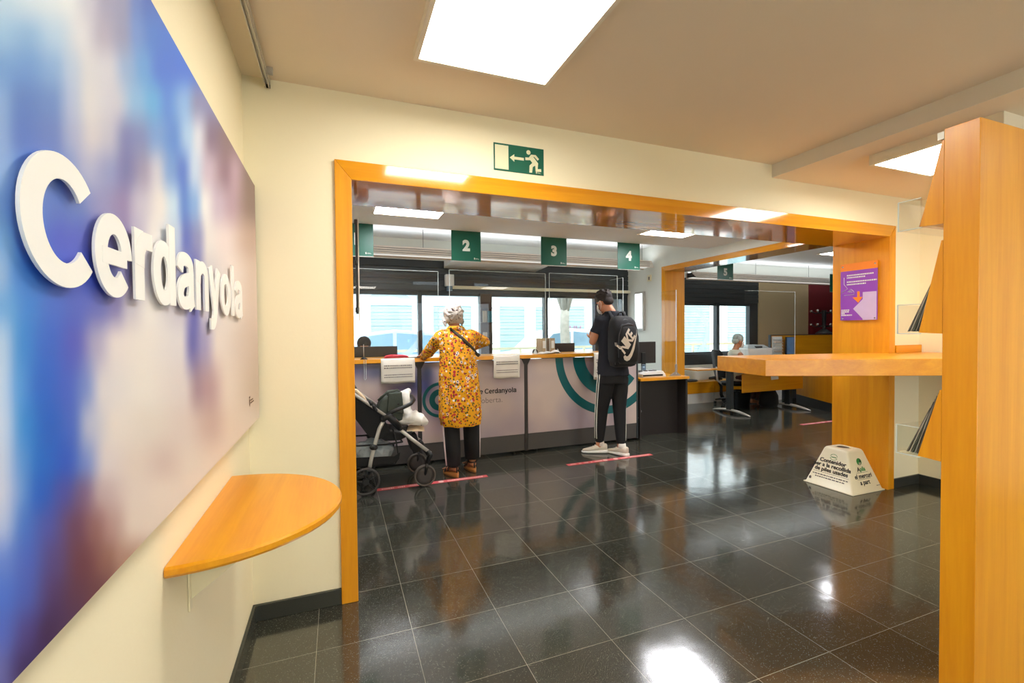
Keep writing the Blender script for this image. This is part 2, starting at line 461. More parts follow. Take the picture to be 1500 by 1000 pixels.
    def text(s, body, size, M, extrude=.001, bold=0.0, shear=0.0, align='LEFT', space=1.0):
        cu = bpy.data.curves.new('t', 'FONT'); cu.body = body; cu.size = size; cu.extrude = extrude/2
        cu.offset = bold; cu.shear = shear; cu.align_x = align; cu.space_character = space; cu.resolution_u = 5
        o = bpy.data.objects.new('t', cu); COL.objects.link(o)
        dg = bpy.context.evaluated_depsgraph_get(); dg.update()
        me = bpy.data.meshes.new_from_object(o.evaluated_get(dg))
        me.transform(M)
        k = len(s.bm.faces)
        s.bm.from_mesh(me); s.bm.faces.ensure_lookup_table()
        for f in s.bm.faces[k:]: f.material_index = s.mi
        bpy.data.objects.remove(o); bpy.data.curves.remove(cu); bpy.data.meshes.remove(me)
        return s
    def build(s, name, m, parent=None, bevel=0, seg=2, origin=None, smooth=False, remesh=0, smoothing=0, recalc=True, **kw):
        if recalc: bmesh.ops.recalc_face_normals(s.bm, faces=s.bm.faces[:])
        me = bpy.data.meshes.new(name)
        if parent is not None: o0 = P(parent)
        elif origin is not None: o0 = Vector(origin)
        else:
            xs = [v.co for v in s.bm.verts]
            o0 = Vector(((min(c.x for c in xs)+max(c.x for c in xs))/2, (min(c.y for c in xs)+max(c.y for c in xs))/2, min(c.z for c in xs)))
        bmesh.ops.translate(s.bm, verts=s.bm.verts[:], vec=-o0)
        s.bm.to_mesh(me); s.bm.free()
        o = bpy.data.objects.new(name, me); COL.objects.link(o)
        if parent is not None: o.parent = parent
        else: o.location = o0
        for q in (m if isinstance(m, (list, tuple)) else [m]): me.materials.append(q)
        if remesh:
            md = o.modifiers.new('r', 'REMESH'); md.mode = 'VOXEL'; md.voxel_size = remesh; md.use_smooth_shade = True
            if smoothing:
                ms = o.modifiers.new('s', 'SMOOTH'); ms.factor = .5; ms.iterations = smoothing
            dg = bpy.context.evaluated_depsgraph_get(); dg.update()
            nm = bpy.data.meshes.new_from_object(o.evaluated_get(dg))
            o.modifiers.clear(); old = o.data; o.data = nm; nm.name = name
            bpy.data.meshes.remove(old)
            if not nm.materials:
                nm.materials.append(m if not isinstance(m, (list, tuple)) else m[0])
            for p in nm.polygons: p.use_smooth = True
        if smooth:
            for p in me.polygons: p.use_smooth = True
        if bevel:
            b = o.modifiers.new('b', 'BEVEL'); b.width = bevel; b.segments = seg; b.limit_method = 'ANGLE'; b.angle_limit = R(40)
        tag(o, **kw)
        return o
def box(name, m, x0, x1, y0, y1, z0, z1, parent=None, bevel=0, **kw):
    return MB().box(x0, x1, y0, y1, z0, z1).build(name, m, parent, bevel, **kw)
# face-plane matrices: text laid in a plane facing -Y, or facing +X (left wall)
def MY(x, y, z): return Matrix.Translation((x, y, z)) @ Matrix.Rotation(R(90), 4, 'X')
def MXp(x, y, z): return Matrix.Translation((x, y, z)) @ Matrix.Rotation(R(90), 4, 'Z') @ Matrix.Rotation(R(90), 4, 'X')
def MXn(x, y, z): return Matrix.Translation((x, y, z)) @ Matrix.Rotation(R(-90), 4, 'Z') @ Matrix.Rotation(R(90), 4, 'X')
def arc(cx, cz, r, a0, a1, n, y):
    return [Vector((cx+r*math.cos(R(a0+(a1-a0)*i/n)), y, cz+r*math.sin(R(a0+(a1-a0)*i/n)))) for i in range(n+1)]
def emblem(mb, x, y, z, h, dx=(1, 0, 0), ny=(0, -1, 0)):
    """little municipal crest: shield, crown bar and two rows of lettering strokes; dx = right, ny = out of the plate"""
    dx = Vector(dx); up = Vector((0, 0, 1)); nn = Vector(ny)*.0008; o = Vector((x, y, z))
    def poly(pts): mb.prism([o+dx*a*h+up*b*h for a, b in pts], nn)
    poly([(-.22, .35), (.22, .35), (.22, -.1), (0, -.35), (-.22, -.1)]); poly([(-.2, .42), (.2, .42), (.26, .6), (.1, .5), (0, .64), (-.1, .5), (-.26, .6)])
    for j, (w, b) in enumerate(((1.3, .12), (1.6, -.12))):
        a = .45
        while a < w+.45:
            poly([(a, b), (a+.16, b), (a+.16, b+.12), (a, b+.12)]); a += .22

GL = {
 'C': [('arc', .47, .5, .37, .41, 40, 320)],
 'e': [('arc', .36, .37, .26, .295, 0, 318), ('line', [(.12, .355), (.61, .355)], .8)],
 'r': [('line', [(.10, 0), (.10, .745)], 1), ('path', [(.10, .36), (.13, .53), (.24, .645), (.44, .655)], 1)],
 'd': [('arc', .33, .37, .235, .295, 0, 360), ('line', [(.61, 0), (.61, 1)], 1)],
 'a': [('path', [(.115, .50), (.17, .63), (.34, .665), (.51, .625), (.55, .50), (.55, .20), (.575, .05), (.60, .0)], 1), ('path', [(.55, .42), (.40, .395), (.20, .33), (.11, .20), (.17, .085), (.33, .062), (.48, .12), (.55, .26)], .95)],
 'n': [('line', [(.10, 0), (.10, .745)], 1), ('path', [(.10, .42), (.15, .58), (.32, .665), (.49, .615), (.535, .46), (.535, 0)], 1)],
 'y': [('line', [(.09, .745), (.345, .05)], 1), ('path', [(.60, .745), (.36, .05), (.29, -.12), (.19, -.195), (.05, -.195)], 1)],
 'o': [('arc', .38, .37, .275, .295, 0, 360)],
 'l': [('line', [(.10, 0), (.10, 1)], 1)]}
def glyph(m, ch, x0, x1, cap, M, th, sw=.225, sh=.185):
    """bold grotesque letter drawn as ribbons, stretched to run from x0 to x1"""
    polys = []
    for st in GL[ch]:
        if st[0] == 'arc':
            _, cx, cy, rx, ry, a0, a1 = st; n = 44
            pts = [(cx+rx*math.cos(R(a0+(a1-a0)*i/n)), cy+ry*math.sin(R(a0+(a1-a0)*i/n))) for i in range(n+1)]; k = 1
        elif st[0] == 'line': pts = [(st[1][0][0]+(st[1][1][0]-st[1][0][0])*t/4, st[1][0][1]+(st[1][1][1]-st[1][0][1])*t/4) for t in range(5)]; k = st[2]
        else:
            q = st[1]; k = st[2]; pts = []
            for i in range(len(q)-1):
                p0, p1, p2, p3 = q[max(i-1, 0)], q[i], q[i+1], q[min(i+2, len(q)-1)]
                if i == len(q)-2 or abs(p1[0]-p2[0]) < .002: 
                    for t in range(6): pts.append((p1[0]+(p2[0]-p1[0])*t/6, p1[1]+(p2[1]-p1[1])*t/6))
                    continue
                for t in range(6):
                    u = t/6
                    pts.append(tuple(.5*((2*p1[c])+(-p0[c]+p2[c])*u+(2*p0[c]-5*p1[c]+4*p2[c]-p3[c])*u*u+(-p0[c]+3*p1[c]-3*p2[c]+p3[c])*u**3) for c in (0, 1)))
            pts.append(q[-1])
        L_, R_ = [], []
        for i, p in enumerate(pts):
            a, b = pts[max(i-1, 0)], pts[min(i+1, len(pts)-1)]
            if st[0] == 'arc' and st[6]-st[5] == 360 and i in (0, len(pts)-1): a, b = pts[-2], pts[1]
            tx_, ty_ = b[0]-a[0], b[1]-a[1]; q_ = math.hypot(tx_, ty_) or 1; nx, ny = -ty_/q_, tx_/q_
            hw = k*.5*math.sqrt((sw*nx)**2+(sh*ny)**2)
            L_.append((p[0]+nx*hw, p[1]+ny*hw)); R_.append((p[0]-nx*hw, p[1]-ny*hw))
        polys.append((L_, R_))
    xs = [p[0] for a, b in polys for p in a+b]; X0, X1 = min(xs), max(xs); f = (x1-x0)/(X1-X0)
    for jj, (a, b) in enumerate(polys):
        for i in range(len(a)-1):
            qd = [a[i], a[i+1], b[i+1], b[i]]
            m.prism([M @ Vector((x0+(p[0]-X0)*f, p[1]*cap, 0)) for p in qd], M.to_3x3() @ Vector((0, 0, th*(1+.12*jj))))

# ================================================================== SETTING
XL = -.40; YP = 2.465; YP2 = 2.90; XR = 4.83; ZF = 2.60; ZL = 2.505; ZB = 2.48
box('floor', M_floor, -1.2, 12.2, -3.4, 7.25, -.06, 0, kind='structure')
# front room
box('wall_left', M_wall, -.6, XL, -3.4, YP, 0, ZF+.1, kind='structure')
box('wall_right', M_wall, XR, XR+.15, -3.4, YP, 0, ZF+.1, kind='structure')
mb = MB()
mb.box(-.6, .0, YP, YP2, 0, 2.9); mb.box(.0, 4.455, YP, YP2, 2.252, 2.9); mb.box(4.455, 5.02, YP, YP2, 0, 2.9)
mb.build('wall_partition', M_wall, kind='structure')
box('ceiling', M_ceil, -.6, 3.03, -3.4, YP, ZF, ZF+.1, kind='structure')
box('ceiling_lower', M_ceil, 3.03, 5.02, -3.4, YP, ZL, ZF+.1, kind='structure')
mb = MB(); mb.box(3.025, 3.03, -3.4, YP, ZL, ZF); mb.build('trim_1', M_grey_side, kind='structure')
mb = MB()   # unseen rear wall; glazed entrance assumed and added for fill daylight
mb.box(-.6, 5.02, -3.4, -3.3, 2.3, 2.7); mb.box(-.6, 2.0, -3.4, -3.3, 0, 2.3); mb.box(4.4, 5.02, -3.4, -3.3, 0, 2.3)
mb.build('wall_rear', M_wall, kind='structure')
d = MB()
for x in (2.0, 3.15, 4.34): d.box(x, x+.06, -3.38, -3.32, 0, 2.3)
d.box(2.0, 4.4, -3.38, -3.32, 2.24, 2.3); d.box(2.0, 4.4, -3.38, -3.32, 0, .06)
door = d.build('door_1', M_darkmetal, kind='structure')
MB().box(2.06, 4.34, -3.355, -3.345, .06, 2.24).build('pane', M_glass, door)
# stone skirting
mb = MB(); mb.box(XL, XL+.015, -3.3, YP, 0, .08); mb.build('baseboard_left', M_base, kind='structure', bevel=.003)
mb = MB(); mb.box(XL, .0, YP-.015, YP, 0, .08); mb.box(4.455, XR, YP-.015, YP, 0, .08); mb.build('baseboard_partition', M_base, kind='structure', bevel=.003)
mb = MB(); mb.box(XR-.015, XR, -3.3, YP, 0, .08); mb.build('baseboard_right', M_base, kind='structure', bevel=.003)

# wooden lining of the wide opening
root = empty('trim_2', (2.2, YP, 0), kind='structure')
JX0, JX1, OX0, OX1, ZI, ZO = .08, 4.375, .0, 4.455, 2.157, 2.252
mb = MB()
mb.prism([(OX0, YP-.02, 0), (JX0, YP-.02, 0), (JX0, YP-.02, ZI), (OX0, YP-.02, ZO)], (0, YP2-YP+.04, 0))
mb.build('left_jamb', M_woodZ, root, bevel=.003)
mb = MB()
mb.prism([(JX1, YP-.02, 0), (OX1, YP-.02, 0), (OX1, YP-.02, ZO), (JX1, YP-.02, ZI)], (0, YP2-YP+.04, 0))
mb.build('right_jamb', M_woodZ, root, bevel=.003)
mb = MB()
mb.prism([(JX0, YP-.02, ZI), (JX1, YP-.02, ZI), (OX1, YP-.02, ZO), (OX0, YP-.02, ZO)], (0, YP2-YP+.04, 0))
mb.build('head_board', M_soffit, root, bevel=.003)

# second room and the office beyond
Y1 = 6.57; Y2 = 7.0; XW = 4.68; XW2 = 5.03; ZH = 2.72; YS = 4.80
mb = MB(); mb.box(-1.2, 12.2, YP2, YS, ZB, 2.9); mb.build('ceiling.001', M_ceil2, kind='structure')
mb = MB(); mb.box(-1.2, 12.2, YS, 7.25, ZH, 2.9); mb.build('ceiling.002', M_ceil2, kind='structure')
mb = MB(); mb.box(-1.2, -1.05, YP2, 6.8, 0, 2.9); mb.box(-1.2, -.6, YP, YP2, 0, 2.9); mb.build('wall_left.001', M_white_wall, kind='structure')
mb = MB()   # dividing wall with the second opening
mb.box(XW, XW2, 5.70, 7.1, 0, ZH); mb.box(XW, XW2, YP2, 5.70, 2.358, ZB); mb.box(XW, XW2, YS, 5.70, ZB, ZH)
mb.build('wall_divider', M_white_wall, kind='structure')
root = empty('trim_3', (XW, 5.7, 0), kind='structure')
MB().prism([(XW-.015, 5.625, 0), (XW-.015, 5.625, 2.285), (XW-.015, 5.70, 2.358), (XW-.015, 5.70, 0)], (XW2-XW+.03, 0, 0)).build('far_jamb', M_woodZ, root, bevel=.003)
MB().prism([(XW-.015, YP2+.02, 2.285), (XW-.015, YP2+.02, 2.358), (XW-.015, 5.70, 2.358), (XW-.015, 5.625, 2.285)], (XW2-XW+.03, 0, 0)).build('head_board', wood('beech_soffit_across', W1, W2, 'Y', rough=.16, coat=.9), root, bevel=.003)
# window walls
mb = MB()
mb.box(-1.2, XW, Y1, Y1+.2, 2.43, 2.9); mb.box(-1.2, XW, Y1, Y1+.2, 0, .85); mb.box(-1.2, -.35, Y1, Y1+.2, .85, 2.4)
mb.build('wall_window', M_white_wall, kind='structure')
mb = MB()
mb.box(XW, 12.2, Y2, Y2+.2, 2.40, 2.9); mb.box(XW, 8.22, Y2, Y2+.2, 0, .70); mb.box(XW2, 5.1, Y2, Y2+.2, .70, 2.4)
mb.box(XW, XW2, 6.8, 7.2, 0, 2.9)
mb.build('wall_window.001', M_white_wall, kind='structure')
box('wall_far', M_beige_wall, 8.22, 9.69, Y2-.01, Y2+.2, 0, 2.40, kind='structure')
box('wall_far.001', M_red_wall, 9.69, 12.2, Y2-.02, Y2+.2, 0, 2.40, kind='structure')
mb = MB(); mb.box(11.9, 12.2, YP2, Y2, 0, 2.9); mb.build('wall_right.001', M_red_wall, kind='structure')
mb = MB(); mb.box(5.02, 12.2, YP2-.2, YP2, 0, 2.9); mb.build('wall_partition.001', M_white_wall, kind='structure')
box('baseboard_far', M_base, XW2, 11.9, Y2-.02, Y2, 0, .08, kind='structure')

def window(name, y, x0, x1, zs, zt, zh, posts, rings, shelfpost=None):
    r = empty(name, ((x0+x1)/2, y, zs), kind='structure')
    m = MB(); m.box(x0, x1, y+.02, y+.16, zh, zt)
    for i in range(5):
        z = zh+.02+i*(zt-zh-.04)/5
        m.box(x0, x1, y+.005, y+.02, z, z+(zt-zh-.04)/5-.012)
    m.build('shutter_box', M_darkmetal, r)
    m = MB(); m.box(x0, x1, y+.02, y+.12, zs-.20, zs-.03); m.box(x0, x1, y, y+.05, zs-.03, zs+.02); m.box(x0, x1, y+.04, y+.1, zs-.03, zs+.05); m.box(x0, x1, y+.04, y+.1, zh-.05, zh)
    m.build('window_frame', M_darkmetal, r, bevel=.004)
    for (a, b) in posts:
        MB().box(a, b, y+.02, y+.12, zs, zh).build('mullion', M_darkmetal, r, bevel=.004)
    MB().box(x0, x1, y+.065, y+.072, zs, zh).build('pane', M_glass, r)
    for (cx, cz, ro, ri, a0, a1) in rings:
        m = MB(); n = 48
        o_ = arc(cx, cz, ro, a0, a1, n, y+.062); i_ = arc(cx, cz, ri, a0, a1, n, y+.062)
        vo = [m.bm.verts.new(p) for p in o_]; vi = [m.bm.verts.new(p) for p in i_]
        for k in range(n): m.face([vo[k], vo[k+1], vi[k+1], vi[k]])
        m.build('ring_decal', M_frost, r, recalc=False)
    return r
window('window_1', Y1, -.35, XW, .88, 2.43, 1.975,
       [(-.35, -.25), (1.09, 1.15), (2.02, 2.20), (3.10, 3.16), (4.03, 4.20), (4.56, 4.68)],
       [(.70, 1.48, .50, .42, 0, 360)])
window('window_2', Y2, 5.1, 8.22, .90, 2.40, 1.92, [(5.1, 5.25), (7.11, 7.18), (7.99, 8.22)],
       [(6.45, 1.35, .50, .40, 0, 360)])

# ================================================================== LAMPS
def panel_lamp(x0, x1, y0, y1, zt, m, label, group, drop=.045, edge=.02):
    r = empty('ceiling_lamp', ((x0+x1)/2, (y0+y1)/2, zt-drop), label, 'ceiling light', group)
    f = MB()
    f.box(x0-edge, x0, y0-edge, y1+edge, zt-drop, zt); f.box(x1, x1+edge, y0-edge, y1+edge, zt-drop, zt)
    f.box(x0, x1, y0-edge, y0, zt-drop, zt); f.box(x0, x1, y1, y1+edge, zt-drop, zt); f.box(x0, x1, y0, y1, zt-.003, zt)
    f.build('frame', mat('lamp_frame_cream', (236, 226, 204), .5, var=.01), r)
    MB().box(x0, x1, y0, y1, zt-drop+.004, zt-drop+.014).build('diffuser', m, r)
    return r
G1 = 'square ceiling panels of the front room'; G2 = 'square ceiling panels behind the wide opening'
panel_lamp(.346, .942, 1.385, 1.98, ZF, M_lampF, 'big bright square ceiling panel in front of the running figure sign', G1)
panel_lamp(3.27, 3.87, 1.32, 1.92, ZL, M_lampF, 'square ceiling lamp box partly hidden behind the tall brochure stand', G1, drop=.065)
panel_lamp(.33, .92, 3.75, 4.34, ZB+.004, M_lampB, 'flush square ceiling panel above the counters, left of sign 2', G2, drop=.012)
panel_lamp(3.22, 3.82, 3.71, 4.30, ZB+.004, M_lampB, 'flush square ceiling panel above sign 4 and the man', G2, drop=.012)
panel_lamp(6.60, 7.2, 4.0, 4.6, ZB+.004, M_lampB, 'ceiling panel of the office, a sliver beside the wooden beam', G2, drop=.012)
# unseen panels added behind the camera as fill light for the front room
panel_lamp(.346, .942, -2.7, -2.1, ZF, M_lampF, 'unseen fill panel added on the ceiling, rearmost', G1)
panel_lamp(.346, .942, -.75, -.15, ZF, M_lampF, 'unseen fill panel added on the ceiling behind the camera', G1)
panel_lamp(3.27, 3.87, -.80, -.20, ZL, M_lampF, 'unseen fill panel added on the lower ceiling behind the camera', G1, drop=.065)

r = empty('curtain_rail', (-.33, 1.6, 2.57), 'thin metal rail screwed to the ceiling along the left wall', 'rail')
m = MB(); m.box(-.302, -.279, .3, 2.45, 2.565, 2.585); m.box(-.300, -.296, .3, 2.45, 2.548, 2.565); m.box(-.285, -.281, .3, 2.45, 2.548, 2.565)
m.build('rail_profile', M_silver, r)
MB().box(-.302, -.279, 2.445, 2.452, 2.55, 2.587).build('end_cap', M_black, r)
for y in (.6, 1.15, 1.75, 2.35): MB().box(-.282, -.257, y, y+.02, 2.572, 2.60).build('bracket', M_silver, r)

M_lampU = emis('uplight_diffuser', (244, 250, 255), 4.5)
M_lampD = emis('downlight_diffuser', (255, 250, 240), .55)
def luminaire(x0, x1, y, z0, z1, label):
    r = empty('suspended_luminaire', ((x0+x1)/2, y, z0), label, 'hanging light', 'slatted luminaires hung in front of the windows')
    h = (z1-z0)/4
    for i in range(4):
        w = .07+.018*i; za = z1-h*i-.004; zb = z1-h*(i+1)+.002
        m = MB(); m.prism([(x0+.02*i, y-w, za), (x0+.02*i, y-w-.018, zb), (x0+.02*i, y-w-.006, zb), (x0+.02*i, y-w+.012, za)], (x1-x0-.02*i, 0, 0))
        m.prism([(x0+.02*i, y+w, za), (x0+.02*i, y+w+.018, zb), (x0+.02*i, y+w+.006, zb), (x0+.02*i, y+w-.012, za)], (x1-x0-.02*i, 0, 0))
        m.build('slat', M_beigeslat, r)
    MB().box(x0+.03, x1-.03, y-.07, y+.07, z0+.02, z1-.02).build('core', M_grey, r)
    MB().box(x0+.05, x1-.05, y-.06, y+.06, z1-.02, z1-.014).build('upper_diffuser', M_lampU, r)
    MB().box(x0+.05, x1-.05, y-.06, y+.06, z0+.012, z0+.02).build('lower_diffuser', M_lampD, r)
    n = max(2, int((x1-x0)/1.6)+1)
    for i in range(n):
        x = x0+.15+(x1-x0-.3)*i/(n-1)
        MB().tube([(x, y-.03, z1-.02), (x, y-.03, ZH-.003)], .003, 6).build('suspension_wire', M_black, r)
    return r
luminaire(-.8, 4.62, 5.95, 2.36, 2.48, 'long beige slatted luminaire hanging behind signs 1 to 4')
luminaire(6.1, 10.9, 6.70, 2.34, 2.47, 'white slatted luminaire hanging in the office over the red wall')

# ================================================================== LEFT WALL
def lerp_print():
    T = """0: 0 175 200 220,50 205 215 225,100 220 220 222,130 190 185 200,155 150 145 175,180 140 140 175,200 90 120 190,215 65 100 185
50: 0 140 180 215,40 120 165 210,80 170 195 220,120 215 210 215,150 170 160 180,180 140 140 175,200 100 135 200,225 60 115 200,245 60 110 200
100: 0 95 145 205,40 90 140 205,80 120 160 210,105 175 190 215,130 210 205 210,160 205 200 210,185 140 165 205,210 90 150 210,235 60 110 205,260 65 110 205
150: 0 130 165 210,30 75 115 190,80 95 130 195,105 170 180 210,130 215 208 210,170 200 195 208,200 130 175 215,225 90 165 215,245 75 130 210,270 130 170 215,290 130 130 170
200: 0 135 165 210,30 75 110 190,80 95 120 190,105 160 165 200,135 210 200 205,160 190 185 200,185 115 120 175,205 120 130 180,230 110 150 205,255 80 130 205,275 160 190 220,290 205 205 215,310 120 100 125,335 130 105 110
250: 5 140 170 215,40 110 140 200,90 100 125 195,130 170 170 200,160 140 145 190,185 110 110 165,210 150 140 170,230 200 195 205,250 110 150 205,268 75 115 200,285 185 200 220,305 190 170 185,330 140 110 125,345 180 150 165,365 135 110 105
300: 20 110 150 210,90 80 110 190,110 95 120 190,150 140 135 180,180 140 120 165,205 190 180 195,235 225 215 210,255 190 210 225,270 80 125 200,285 120 160 210,300 225 220 218,320 190 170 185,340 175 145 160,365 140 115 108
350: 10 110 160 215,50 60 110 200,85 70 85 190,110 85 95 190,145 120 115 170,180 130 115 160,200 170 160 185,225 225 215 208,260 180 190 210,272 85 100 180,290 130 130 175,305 220 210 205,330 225 205 200,365 195 165 150
400: 5 150 180 215,20 70 130 205,45 50 110 195,110 75 90 190,140 60 85 190,190 130 120 165,215 200 190 195,245 228 218 210,270 130 130 175,285 80 85 165,305 200 190 190,340 228 210 200,370 215 190 175
450: 10 100 160 215,40 50 125 205,80 60 100 195,110 70 90 185,145 90 95 175,170 120 110 165,190 190 180 190,220 228 218 210,265 190 180 190,285 90 90 165,300 200 190 195,340 228 212 200,370 215 190 175
500: 5 180 200 225,30 45 130 205,70 40 95 195,110 75 80 180,140 165 155 185,170 225 210 205,210 228 215 205,265 215 205 205,282 90 90 165,298 150 140 180,320 225 208 198,372 205 180 165
570: 5 190 205 230,25 80 150 215,60 20 95 195,100 60 90 190,125 110 130 195,150 215 205 205,210 228 216 205,270 215 200 195,290 160 130 140,305 175 140 145,335 225 205 190,375 200 175 155
620: 5 195 205 228,35 40 130 205,70 10 90 190,105 60 95 190,130 180 180 200,170 225 210 200,220 220 205 192,270 215 195 185,310 195 165 155,340 222 200 182
680: 5 195 200 220,30 90 145 210,60 0 100 195,100 30 80 185,125 110 130 195,155 215 200 198,200 218 198 185,240 205 180 170,280 222 203 188
720: 5 200 200 218,30 110 150 210,55 10 90 190,95 70 75 160,120 110 85 125,150 190 165 165,200 220 200 188,240 225 205 190
770: 5 180 190 220,35 60 110 195,70 70 80 165,110 100 60 90,140 140 95 95,165 175 140 135,195 220 200 185
820: 5 100 130 205,40 65 95 185,80 80 65 125,120 100 50 65,160 140 95 85,175 165 125 110
870: 5 70 110 200,40 70 90 175,80 75 50 100,110 90 50 75,140 100 55 65
930: 5 80 100 185,40 75 60 125,70 60 30 75,90 70 40 80
980: 5 100 100 160,15 80 70 130,30 60 40 90"""
    rows = []
    for ln in T.split('\n'):
        y, rest = ln.split(':')
        rows.append((float(y), [tuple(float(v) for v in q.split()) for q in rest.split(',')]))
    def rowcol(row, x):
        # knots follow the print's diagonal drift between rows, so blend smoothly
        if x <= row[0][0]: return row[0][1:]
        if x >= row[-1][0]: return row[-1][1:]
        for a, b in zip(row, row[1:]):
            if a[0] <= x <= b[0]:
                t = (x-a[0])/(b[0]-a[0]); t = t*t*(3-2*t)
                return tuple(a[i]+(b[i]-a[i])*t for i in (1, 2, 3))
    def f(u, v):
        if v <= rows[0][0]: return rowcol(rows[0][1], u)
        if v >= rows[-1][0]: return rowcol(rows[-1][1], u)
        for a, b in zip(rows, rows[1:]):
            if a[0] <= v <= b[0]:
                t = (v-a[0])/(b[0]-a[0]); t = t*t*(3-2*t)
                ca, cb = rowcol(a[1], u), rowcol(b[1], u)
                return tuple(ca[i]+(cb[i]-ca[i])*t for i in range(3))
    return f
XP = -.352
def wall_print():
    y0, y1, z0, z1 = .10, 2.443, .986, 2.08
    root = empty('wall_panel', (XL, (y0+y1)/2, z0), 'large blurred blue and cream print panel with raised white lettering on the left wall', 'wall panel')
    MB().box(XL+.004, XP-.003, y0, y1, z0, z1).build('backing_board', M_darkpanel, root, bevel=.001)
    f = lerp_print()
    nu, nv = 300, 130
    verts = []; cols = []
    c, s = math.cos(YAW), math.sin(YAW)
    for j in range(nv+1):
        z = z0+(z1-z0)*j/nv
        for i in range(nu+1):
            y = y0+(y1-y0)*i/nu
            verts.append((XP, y, z))
            ye = max(y, .50)     # the print continues in its last tones past the visible part
            d = s*XP+c*ye; l = c*XP-s*ye; h = z-1.38
            sp, cp = math.sin(PITCH), math.cos(PITCH)
            d2 = d*cp-h*sp; u = l/d2; v = -(h*cp+d*sp)/d2
            cols.append(s2l(f(750+FPX*(u-v*ROLL), 500+FPX*(v+u*ROLL))))
    # soften
    W = nu+1
    for _ in range(2):
        nc = list(cols)
        for j in range(nv+1):
            for i in range(W):
                acc = [0, 0, 0]; n = 0
                for dj, di in ((0, 0), (-1, 0), (1, 0), (0, -1), (0, 1)):
                    jj, ii = j+dj, i+di
                    if 0 <= jj <= nv and 0 <= ii < W:
                        q = cols[jj*W+ii]; acc[0] += q[0]; acc[1] += q[1]; acc[2] += q[2]; n += 1
                nc[j*W+i] = (acc[0]/n, acc[1]/n, acc[2]/n, 1)
        cols = nc
    o0 = P(root)
    me = bpy.data.meshes.new('print')
    me.from_pydata([(v[0]-o0.x, v[1]-o0.y, v[2]-o0.z) for v in verts], [], [(j*W+i, j*W+i+1, (j+1)*W+i+1, (j+1)*W+i) for j in range(nv) for i in range(nu)])
    ca = me.color_attributes.new('print', 'FLOAT_COLOR', 'POINT')
    flat = []
    for q in cols: flat += [min(.95, q[0]*1.07), min(.95, q[1]*1.15), min(.97, q[2]*1.25), 1]
    ca.data.foreach_set('color', flat)
    m = bpy.data.materials.new('printed_vinyl'); m.use_nodes = True
    at = m.node_tree.nodes.new('ShaderNodeVertexColor'); at.layer_name = 'print'
    b = m.node_tree.nodes['Principled BSDF']; m.node_tree.links.new(at.outputs[0], b.inputs['Base Color']); b.inputs['Roughness'].default_value = .55
    me.materials.append(m)
    po = bpy.data.objects.new('print', me); COL.objects.link(po); po.parent = root
    # raised letters, each its own piece
    spans = [('C', .727, .899), ('e', .908, 1.047), ('r', 1.060, 1.150), ('d', 1.153, 1.291), ('a', 1.306, 1.446), ('n', 1.459, 1.586), ('y', 1.592, 1.736), ('o', 1.743, 1.889), ('l', 1.912, 1.950), ('a', 1.967, 2.109)]
    for ch, ya, yb in spans:
        mbx = MB(); k = .9563
        M = Matrix.Translation((XP+.0085, 0, LET_Z)) @ Matrix.Rotation(R(90), 4, 'Z') @ Matrix.Rotation(R(90), 4, 'X')
        glyph(mbx, ch, ya*k, yb*k, LET_CAP, M, .004)
        mbx.build('letter', M_letter, root)
    e = MB(); emblem(e, XP+.001, 2.19, 1.09, .045, (0, 1, 0), (1, 0, 0)); e.build('emblem', mat('brown_ink', (110, 84, 66), .6), root)
LET_CAP, LET_Z = .176, 1.446
wall_print()

# half-round wooden shelf
r = empty('wall_shelf', (XL, 1.68, .79), 'half-round wooden wall shelf under the blue print panel', 'shelf')
n = 40; zt = .820
def half(rad, z): return [(XL+.002, 1.69-rad*.975, z)]+[(XL+.002+rad*1.03*math.sin(math.pi*i/n), 1.69-rad*.975*math.cos(math.pi*i/n), z) for i in range(1, n)]+[(XL+.002, 1.69+rad*.975, z)]
m = MB(); m.rings([[Vector(p) for p in half(q, z)] for q, z in ((.385, zt-.028), (.392, zt-.020), (.392, zt-.006), (.386, zt))])
o = m.build('shelf_board', M_woodY, r)
for p in o.data.polygons: p.use_smooth = False
for y in (1.50, 1.86):
    m = MB(); m.box(XL+.001, XL+.006, y-.012, y+.012, .61, zt-.028); m.box(XL+.006, XL+.25, y-.010, y+.010, zt-.036, zt-.029)
    m.prism([(XL+.006, y-.002, .64), (XL+.2, y-.002, zt-.036), (XL+.006, y-.002, zt-.036)], (0, .004, 0))
    m.build('bracket', M_cream, r, bevel=.001)

# exit sign
r = empty('exit_sign', (.98, YP, 2.30), 'green running figure emergency exit sign above the opening', 'sign')
sx0, sx1, sz0, sz1 = .846, 1.160, 2.304, 2.460; y = YP-.004
MB().box(sx0, sx1, y, YP, sz0, sz1).build('plate', M_green, r, bevel=.002)
w = sx1-sx0; h = sz1-sz0
def q(a, b, yy=y-.0006): return (sx0+a*w, yy, sz0+b*h)
m = MB()
ex = (0, -.0008, 0)
m.prism([q(.025, .06), q(.285, .06), q(.285, .93), q(.025, .93)], ex)
m.build('door_symbol', M_glow, r)
m = MB(); m.prism([q(.31, .52), q(.40, .66), q(.40, .57), q(.59, .57), q(.59, .47), q(.40, .47), q(.40, .38)], ex); m.build('arrow_symbol', M_glow, r)
m = MB()
m.prism([q(.685+.042*math.cos(2*math.pi*i/20), .80+.083*math.sin(2*math.pi*i/20)) for i in range(20)], ex)
m.prism([q(.735, .73), q(.83, .74), q(.90, .60), q(.87, .54), q(.805, .66), q(.78, .66), q(.88, .44), q(.87, .22), q(.94, .24), q(.945, .13), q(.83, .12), q(.82, .34),
         q(.77, .28), q(.755, .06), q(.70, .06), q(.705, .32), q(.76, .43), q(.72, .52), q(.62, .50), q(.62, .60), q(.69, .61)], ex)
